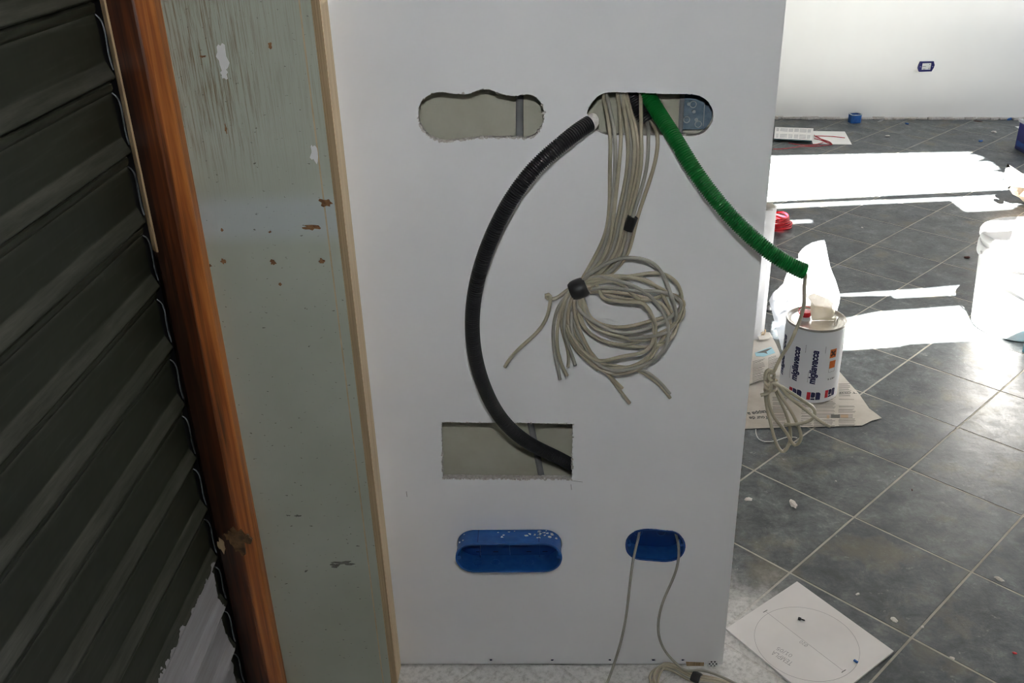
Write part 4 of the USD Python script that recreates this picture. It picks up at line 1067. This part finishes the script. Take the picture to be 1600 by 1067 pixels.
def azof(px_, py_):
    """azimuth on the can's side and height of a pixel"""
    d = ray(px_, py_); o = CAM[:2] - CC
    A = d[0] ** 2 + d[1] ** 2; B = 2 * (o @ d[:2]); Cc = o @ o - CR ** 2
    D = B * B - 4 * A * Cc
    t = (-B - math.sqrt(max(D, 0))) / (2 * A)
    p_ = CAM + d * t
    return math.atan2(p_[0] - CC[0], -(p_[1] - CC[1])), p_[2] - CZ
for k, (bot, top) in enumerate((((1241, 594), (1258, 546)), ((1269, 600), (1288, 549)))):
    a0, zb = azof(*bot); a1, zt_ = azof(*top)
    wrap(textmesh('migliavacca', 0.0185, zt_ - zb, True, 0.15), a0 + .08, zb, pc, 'lettering', 'print_navy')
a0, zb = azof(1222.5, 585)
wrap(textmesh('migliavacca', 0.0185, 0.135, True, 0.15), a0 + 0.02, zb, pc, 'lettering', 'print_navy')
# tiny captions, too small to read: rows of dashes
for (b0, t0_) in (((1234, 590), (1238, 572)), ((1262, 597), (1266, 580)), ((1259, 551), (1262, 539)), ((1290, 552), (1293, 541)), ((1224, 545), (1232, 530))):
    a0, zb = azof(*b0); _, zt_ = azof(*t0_)
    n_ = 10
    ms = [bx(zb * 0 + (zt_ - zb) * k_ / n_, (zt_ - zb) * (k_ + .6) / n_, 0, .0022, 0, .0003) for k_ in range(n_)]
    wrap(cat(ms), a0, zb, pc, 'small_print', 'print_grey')
def rect2(u0, u1_, v0, v1):
    p_ = sbox(u0, v0, u1_, v1).segmentize(.004)
    return extrude(p_, .0003)
def logo(az, z, s=0.041):
    u = s / 28.0
    reds = cat(rect2(-14 * u, -6.5 * u, -9 * u, 9 * u))
    blue = [extrude(Polygon([(-5.5, 9), (0, 9), (3, 7), (3, -1), (0, -4), (-5.5, -3.2)]).buffer(0), .0003), extrude(Polygon([(-5.5, -5.2), (2.2, -5.2), (3, -9), (-5.5, -9)]), .0003), extrude(Polygon([(4.2, -9), (4.2, 9), (11, 9), (14, 6), (14, -9)]), .0003)]
    b_ = cat(blue); b_.vertices = np.array(b_.vertices) * [u, u, 1]
    wrap(reds, az, z, pc, 'logo_red', 'print_red', rot=False)
    wrap(b_, az, z, pc, 'logo_blue', 'print_navy', rot=False)
for p_ in ((1242, 613), (1271, 619), (1297, 613.5)):
    a0, zb = azof(*p_)
    logo(a0, zb)
a0, zb = azof(1302, 552)
wrap(rect2(-.0115, .0115, -.0145, .0145), a0, zb, pc, 'hazard_label', 'print_orange', rot=False)
for s_ in (-1, 1):
    q = affinity.rotate(sbox(-.011, -.0028, .011, .0028), 48 * s_, origin=(0, 0)).segmentize(.003)
    wrap(extrude(q, .0005), a0, zb, pc, 'hazard_cross', 'print_brown', rot=False)
a0, zb = azof(1300.5, 569)
wrap(rect2(-.0115, .0115, -.0125, .0125), a0, zb, pc, 'hazard_label', 'print_orange', rot=False)
wrap(cat(rect2(-.0115, .0115, -.0260, -.0250), rect2(-.0115, -.0108, -.0260, .012), rect2(.0108, .0115, -.0260, .012)), a0, zb, pc, 'label_frame', 'print_grey', rot=False)
a0, zb = azof(1293, 594)
wrap(textmesh('5 Litri', 0.0062, .026), a0, zb, pc, 'lettering', 'ink', rot=False)

# ---------------------------------------------------------------- plastic bag and crumpled film
def crumple(outline, y, thick, seed, fold=1.0, cell=0.012, lean=0.0):
    """closed crumpled shell from an upright outline (x, z): front and back skins with real depth"""
    poly = Polygon(outline).buffer(0)
    seg = poly.segmentize(cell)
    x0, z0_, x1, z1 = poly.bounds
    g = np.random.default_rng(seed)
    inner = [(x + cell * .35 * g.normal(), z + cell * .35 * g.normal()) for x in np.arange(x0, x1, cell) for z in np.arange(z0_, z1, cell)]
    inner = [p_ for p_ in inner if poly.buffer(-cell * .4).contains(Point(p_))]
    from scipy.spatial import Delaunay
    P = np.array(list(seg.exterior.coords)[:-1] + inner); nb = len(seg.exterior.coords) - 1
    T = Delaunay(P).simplices
    T = np.array([t for t in T if poly.buffer(1e-6).contains(Point(*P[t].mean(0)))])
    a = P[T]; cr = (a[:, 1, 0] - a[:, 0, 0]) * (a[:, 2, 1] - a[:, 0, 1]) - (a[:, 1, 1] - a[:, 0, 1]) * (a[:, 2, 0] - a[:, 0, 0])
    T[cr < 0] = T[cr < 0][:, ::-1]
    d = np.array([poly.exterior.distance(Point(p_)) for p_ in P])
    bul = thick * np.sqrt(np.clip(d / (0.35 * min(x1 - x0, z1 - z0_)), 0, 1))
    rid = lambda s: fold * thick * .55 * (1 - 2 * np.abs(2 * meshkit.fbm(np.c_[P[:, 0] * 16, P[:, 1] * 7, np.full(len(P), s)], 3, seed + s) - 1))
    env = np.clip(d / .03, 0, 1)
    yf = y - bul - rid(1) * env + lean * (P[:, 1] - z0_)
    ybk = y + bul + rid(2) * env + lean * (P[:, 1] - z0_)
    n_ = len(P)
    V = np.vstack([np.c_[P[:, 0], yf, P[:, 1]], np.c_[P[:, 0], ybk, P[:, 1]]])
    F = [tuple(t) for t in T]
    F += [(t[0] + (n_ if t[0] >= nb else 0), t[2] + (n_ if t[2] >= nb else 0), t[1] + (n_ if t[1] >= nb else 0)) for t in T]
    return trimesh.Trimesh(V, F, process=True)
bp = lambda pts, y: [at(1180 + a / 6.275, 360 + b / 6.275, y)[[0, 2]] for a, b in pts]
BY = 1.40
out = bp([(135, 685), (150, 655), (210, 600), (268, 555), (290, 470), (320, 400), (395, 300), (425, 285), (422, 235), (455, 190), (500, 155), (560, 120), (620, 100), (680, 90), (695, 150), (712, 240), (735, 350), (760, 420), (790, 490), (815, 570), (835, 640), (825, 720), (790, 790)], BY)
zb = [(out[-1][0] - 0.01, 0.02), (out[0][0] + .06, 0.02)]
out = list(out) + zb
bag = crumple(out, BY, 0.050, 21, 1.7, 0.011, 0.0)
single('plastic_bag', bag, 'film', 'crumpled white translucent plastic bag standing behind the paint can', 'plastic bag', smooth=25)
cy = CC[1] - 0.005
out = bp([(555, 900), (610, 935), (680, 942), (730, 925), (790, 900), (800, 870), (770, 840), (785, 790), (770, 720), (720, 670), (640, 640), (575, 612), (510, 650), (545, 700), (540, 800)], cy)
out = [(x, max(z, CZ + CH - .0060)) for x, z in out]
film = crumple(out, cy, 0.022, 33, 1.3, 0.007)
single('crumpled_film', film, 'cellophane', 'crumpled yellowish clear film lying on top of the paint can', 'film', smooth=20)

# ---------------------------------------------------------------- white boards leaning behind the partition, cable tie
wb = thing('white_board', 'white boards standing on edge behind the end of the partition', 'board', (1.0, 1.5, 0))
part('panel', bx(0.40, 1.066, 1.498, 1.514, 0.001, 0.484), 'bucket_white', wb)
part('panel', bx(0.40, 1.082, 1.517, 1.535, 0.001, 0.492), 'far_paint', wb)
part('top_cap', bx(0.40, 1.072, 1.497, 1.536, 0.492, 0.497), 'newsprint', wb, label='beige strip along the top edges')
q = [np.array([*onfloor(1150 + a / 5.336, 520 + b / 5.336)[:2], z]) for a, b, z in ((160, 850, .02), (175, 880, .006), (215, 905, .002), (320, 908, .0025), (400, 885, .004), (510, 885, .004))]
qq, _ = spline(q, 24)
ms = tube(qq, .0016, 6); v = np.array(ms.vertices)
single('cable_tie', ms, 'socket_white', 'thin white plastic strip on the tiles below the tied cable', 'cable tie', smooth=True)
c = onfloor(1203, 484)
m = rev([(0, 0), (.012, 0), (.014, .004), (.010, .012), (.004, .016), (0, .016)], 14, (c[0], c[1], .001))
single('metal_bolt_cap', m, 'zinc', 'small shiny metal cap on the floor beside the white boards', 'metal cap', smooth=30)

# ---------------------------------------------------------------- far end of the room
out = onfloor(1400, 186); yo = YB(2.68)
oc = at(1446.5, 103.5, yo)
so = thing('wall_socket', 'dark blue wall box with a white insert, set in the far wall', 'socket', (oc[0], yo, oc[2]))
W_, H_ = 0.098, 0.061
fp = Polygon([(-.040, .030), (.040, .030), (.0485, .008), (.046, -.008), (.036, -.030), (-.040, -.030), (-.0485, -.010), (-.047, .006)])
fp = affinity.translate(fp, oc[0], oc[2])
ins = sbox(oc[0] - .027, oc[2] - .021, oc[0] + .029, oc[2] + .021)
part('box_rim', upright(fp.difference(ins), yo - .012, yo + .006), 'navy_plastic', so)
part('insert', upright(ins.buffer(-.001), yo - .007, yo + .002), 'socket_white', so)
part('latch', upright(unary_union([sbox(oc[0] + .017, oc[2] + .009, oc[0] + .022, oc[2] + .014), sbox(oc[0] + .016, oc[2] - .015, oc[0] + .021, oc[2] - .008), sbox(oc[0] + .018, oc[2] - .003, oc[0] + .022, oc[2] - .0015)]), yo - .009, yo - .006), 'print_grey', so)
part('terminal', upright(unary_union([sbox(oc[0] - .023, oc[2] - .002, oc[0] - .002, oc[2] + .002), sbox(oc[0] - .018, oc[2] - .018, oc[0] - .004, oc[2] - .013)]), yo - .009, yo - .006), 'pencil', so)
for s_ in (-1, 1):
    part('screw', upright(Point(oc[0] + s_ * .037, oc[2]).buffer(.002), yo - .014, yo - .011), 'zinc', so)

c = onfloor(1337, 193)
lb = thing('loose_wall_box', 'small bright blue wall box standing open on the floor by the far wall', 'wall box', (c[0], c[1], 0))
oct_ = Polygon([(-.034, -.020), (-.022, -.032), (.022, -.032), (.034, -.020), (.034, .020), (.022, .032), (-.022, .032), (-.034, .020)])
oct_ = affinity.translate(affinity.rotate(oct_, 12, origin=(0, 0)), c[0], c[1] + .03)
part('side_wall', flat(oct_.difference(oct_.buffer(-.003)), 0.001, 0.052), 'blue_plastic_light', lb)
part('bottom', flat(oct_, 0.0005, 0.004), 'blue_plastic', lb)
part('rim', flat(oct_.buffer(.002).difference(oct_.buffer(-.004)), 0.051, 0.004), 'box_mark', lb, label='pale worn rim')
for s_ in (-1, 1):
    part('screw_lug', flat(Point(oct_.centroid.x + s_ * .030, oct_.centroid.y).buffer(.005), 0.03, .024), 'blue_plastic', lb)

def fpoly(pts):
    return Polygon([onfloor(a, b)[:2] for a, b in pts])
c3 = lambda pts: [(1190 + a / 10.0, 190 + b / 10.0) for a, b in pts]
single('paper_sheet', flat(fpoly(c3([(745, 150), (1300, 158), (1412, 362), (800, 350)])), 0.0008, .0008), 'sheet_white', 'plain white paper sheet on the tiles beside the printed card', 'paper')
fc_ = fpoly(c3([(205, 145), (805, 165), (785, 350), (190, 318)]))
ic = thing('instruction_card', 'white printed booklet lying on red wires near the far wall', 'booklet', (*fc_.centroid.coords[0], 0))
part('cover', flat(fc_, .020, .004), 'sheet_white', ic)
part('underside', flat(fc_.buffer(-.003), .0135, .0065), 'card_teal', ic)
cc = [np.array(p_) for p_ in list(fc_.exterior.coords)[:4]]
bil = lambda s, t: (cc[0] * (1 - s) + cc[1] * s) * (1 - t) + (cc[3] * (1 - s) + cc[2] * s) * t
ms = []
for (s0, s1) in ((.05, .10), (.15, .33), (.37, .47), (.52, .62), (.66, .82), (.86, .93)):
    for t in list(np.arange(.12, .42, .06)) + list(np.arange(.62, .92, .06)):
        ms.append(flat(LineString([bil(s0, t), bil(s1, t)]).buffer(.0022), .0239, .0006))
part('small_print', cat(ms), 'print_grey', ic, kind='stuff')
rw = thing('red_wire', 'thin red wire looped under the printed booklet', 'wire', (*onfloor(1270, 225)[:2], 0))
paths = [[(270, 130), (300, 105), (360, 110), (420, 135), (450, 160)], [(180, 445), (420, 430), (640, 405), (860, 398), (1040, 380), (1100, 372), (1030, 335), (930, 290), (860, 250), (820, 240), (960, 240), (1130, 250), (1300, 268)],
         [(420, 350), (560, 378), (720, 388), (860, 372), (960, 345)], [(820, 290), (880, 300), (1000, 345), (1090, 378), (1060, 340), (990, 315), (880, 275), (820, 232)]]
for k, p_ in enumerate(paths):
    q = [np.array([*onfloor(*w_)[:2], .0045 + .0015 * k]) for w_ in c3(p_)]
    part('wire', cable(q, .0023, .012, 6), 'red_cord', rw, smooth=True)

rc = thing('red_cord_coil', 'coil of bright red cord on the tiles behind the partition', 'cord', (*onfloor(1212, 355)[:2], 0))
cc_ = onfloor(1209, 356)
for k in range(6):
    g = np.random.default_rng(50 + k)
    r_ = .085 + .012 * g.normal() * .5 - .004 * k
    ph = g.random() * 6
    pts = [np.array([cc_[0] + r_ * math.cos(t) + .006 * math.sin(2 * t + ph), cc_[1] + .02 + r_ * .8 * math.sin(t), .006 + .0085 * k + .003 * math.sin(3 * t + ph)]) for t in np.linspace(ph, ph + 2 * np.pi, 16)]
    part('cord', cable(pts, .0048, .012, 8), 'red_plastic', rc, smooth=True)

# white bucket in the sun
bc_ = np.array([1.992, 1.610])
bk = thing('bucket', 'large white plastic bucket standing in the sunlight', 'bucket', (*bc_, 0))
ce = (*bc_, 0.0006)
part('body', rev([(0, 0), (.142, 0), (.146, .004), (.166, .30), (.1665, .33), (.163, .33), (.143, .006), (0, .006)], 56, ce), 'bucket_white', bk, smooth=35)
part('rim_band', rev([(.165, .262), (.1725, .264), (.1735, .268), (.1735, .300), (.1715, .303), (.1665, .303)], 56, ce), 'bucket_white', bk, smooth=35)
part('lid', rev([(.164, .322), (.1725, .322), (.1745, .326), (.1745, .340), (.171, .345), (.160, .346), (.150, .341), (0, .341)], 56, ce), 'bucket_white', bk, smooth=35)
q, _ = spline([(bc_[0] - .176, bc_[1], .285), (bc_[0] - .14, bc_[1] - .10, .22), (bc_[0], bc_[1] - .19, .19), (bc_[0] + .14, bc_[1] - .10, .22), (bc_[0] + .176, bc_[1], .285)], 30)
part('bail_handle', tube(q, .003, 6), 'bucket_white', bk, smooth=True)

# crumpled paper sack beyond the bucket
sy = 2.93
sp_ = lambda pts, y: [at(1480 + a / 7.625, 200 + b / 7.625, y)[[0, 2]] for a, b in pts]
o1 = sp_([(680, 560), (690, 500), (718, 428), (770, 460), (830, 500), (890, 540), (960, 560), (1030, 600), (1060, 800), (1000, 930), (915, 900), (860, 830), (780, 790), (740, 730), (690, 700)], sy)
o1 = [(x, max(z, .002)) for x, z in o1]
sk = thing('paper_sack', 'crumpled brown paper sack in the sun beyond the bucket', 'sack', (np.mean([p_[0] for p_ in o1]), sy, 0))
part('sack_body', crumple(o1, sy, .06, 44, 1.2, .016), 'sack_paper', sk, smooth=25)
o2 = sp_([(680, 560), (690, 500), (718, 430), (780, 480), (810, 520), (790, 600), (760, 680), (740, 725), (690, 700)], sy - .072)
part('torn_flap', crumple([(x, max(z, .002)) for x, z in o2], sy - .072, .008, 45, 1.0, .014), 'sack_white', sk, smooth=25, label='pale inner paper of the torn mouth')

# containers cut by the right edge of the view
c = onfloor(1594, 572)
tbx = thing('tool_box', 'teal plastic tool box at the right edge of the view near the sunlight', 'tool box', (c[0] + .2, c[1] + .09, 0))
x_, y_ = 1.925, 1.235
part('tray', bevel_box(x_, x_ + .36, y_ - .02, y_ + .17, 0.001, .075, .006), 'teal_plastic', tbx)
part('lid', bevel_box(x_ + .003, x_ + .357, y_ - .022, y_ + .172, .082, .118, .01), 'dark_teal', tbx)
part('seam', bx(x_ + .006, x_ + .35, y_ - .016, y_ + .165, .074, .083), 'black_plastic', tbx)
part('latch', bevel_box(x_ - .008, x_ + .002, y_ + .03, y_ + .06, .05, .10, .002), 'dark_teal', tbx)
c = onfloor(1596, 247)
db = thing('navy_crate', 'dark blue crate at the right edge near the far wall', 'crate', (c[0] + .1, c[1], 0))
x_, y_ = c[0] + .05, c[1]
part('body', bx(x_, x_ + .3, y_, y_ + .2, .001, .15), 'navy_plastic', db)
part('rim', bx(x_ - .006, x_ + .306, y_ - .006, y_ + .206, .15, .165), 'print_grey', db)
part('band', bx(x_ - .004, x_, y_ + .02, y_ + .18, .02, .05), 'blue_plastic', db)
single('paper_sheet', flat(fpoly([(1586, 198), (1640, 196), (1650, 205), (1598, 204.5)]), 0.001, .001), 'sheet_white', 'white paper lying near the far wall at the right edge', 'paper')

# ---------------------------------------------------------------- crumbs and chips on the tiles
def chip(px_, py_, r, h, mat, label, catg, seed, squash=.7):
    c_ = onfloor(px_, py_)
    m_ = trimesh.creation.icosphere(2, 1.0); v = np.array(m_.vertices)
    v = v * (0.35 + 1.0 * meshkit.fbm(v * 2.3 + seed * 3.1, 3, seed))[:, None] * [r, r * squash, h * .7]
    v[:, 2] = np.maximum(v[:, 2], -h * .3)
    v[:, 2] -= v[:, 2].min()
    m_.vertices = v
    m_.apply_transform(trimesh.transformations.rotation_matrix(seed * 1.7, [0, 0, 1]))
    m_.apply_translation([c_[0], c_[1], 0.0006])
    single(catg.replace(' ', '_'), m_, mat, label, catg, smooth=30)
chip(1239, 788, .019, .008, 'chip', 'largest white plaster chip on the tiles, right of the wall edge', 'plaster chip', 1, .5)
chip(1169, 781, .012, .005, 'chip', 'white plaster chip close beside the wall edge, above the template board', 'plaster chip', 2)
chip(1397, 969, .010, .003, 'chip', 'flat white plaster crumb beyond the right corner of the template board', 'plaster chip', 3)
chip(1340, 929, .006, .003, 'chip', 'white plaster crumb on the tile above the template board', 'plaster chip', 4)
chip(1561, 905, .013, .003, 'chip', 'pale plaster smear by the joint near the right edge', 'plaster chip', 5, .5)
chip(1441, 980, .005, .003, 'chip', 'pale crumb on the joint crossing right of the template board', 'plaster chip', 6)
chip(1488, 1029, .006, .003, 'chip', 'white crumb on the joint at the bottom of the view', 'plaster chip', 7)
chip(1398, 745, .003, .002, 'chip', 'tiny white crumb between paint can and template board', 'plaster chip', 8)
chip(1306, 752, .003, .002, 'chip', 'tiny white crumb just below the newspaper', 'plaster chip', 18)
chip(1585, 1021, .005, .003, 'red_plastic', 'tiny red scrap at the bottom right of the floor', 'plastic scrap', 9)
chip(1425, 766, .006, .003, 'brown_lump', 'small dark splinter on the tile right of the newspaper', 'splinter', 10, .3)
chip(1511, 403, .013, .008, 'brown_lump', 'dark brown lump on the tiles left of the bucket', 'lump', 11)
chip(1347, 356, .010, .004, 'chip', 'white crumb on the tiles between red cord and bucket', 'plaster chip', 12, .5)
chip(1387, 213, .016, .008, 'chip', 'white crumb on the far tiles below the wall socket', 'plaster chip', 13)
chip(1553, 207, .022, .010, 'chip', 'white chip on the far tiles near the right edge', 'plaster chip', 14)
chip(1532, 221, .016, .008, 'blue_bit', 'blue scrap on the far tiles above the sunlit patch', 'plastic scrap', 15)
chip(1417, 194, .014, .008, 'blue_bit', 'blue scrap on the floor close to the far wall, right of the loose box', 'plastic scrap', 16)
chip(1578, 187, .030, .012, 'blue_bit', 'flat blue scrap against the far wall at the right', 'plastic scrap', 17, .3)
chip(1376, 189, .04, .003, 'pencil', 'dark smear of dirt on the floor at the far wall', 'splinter', 19, .25)
chip(1528, 190, .03, .006, 'brown_lump', 'thin dark stick lying along the far wall', 'splinter', 20, .15)
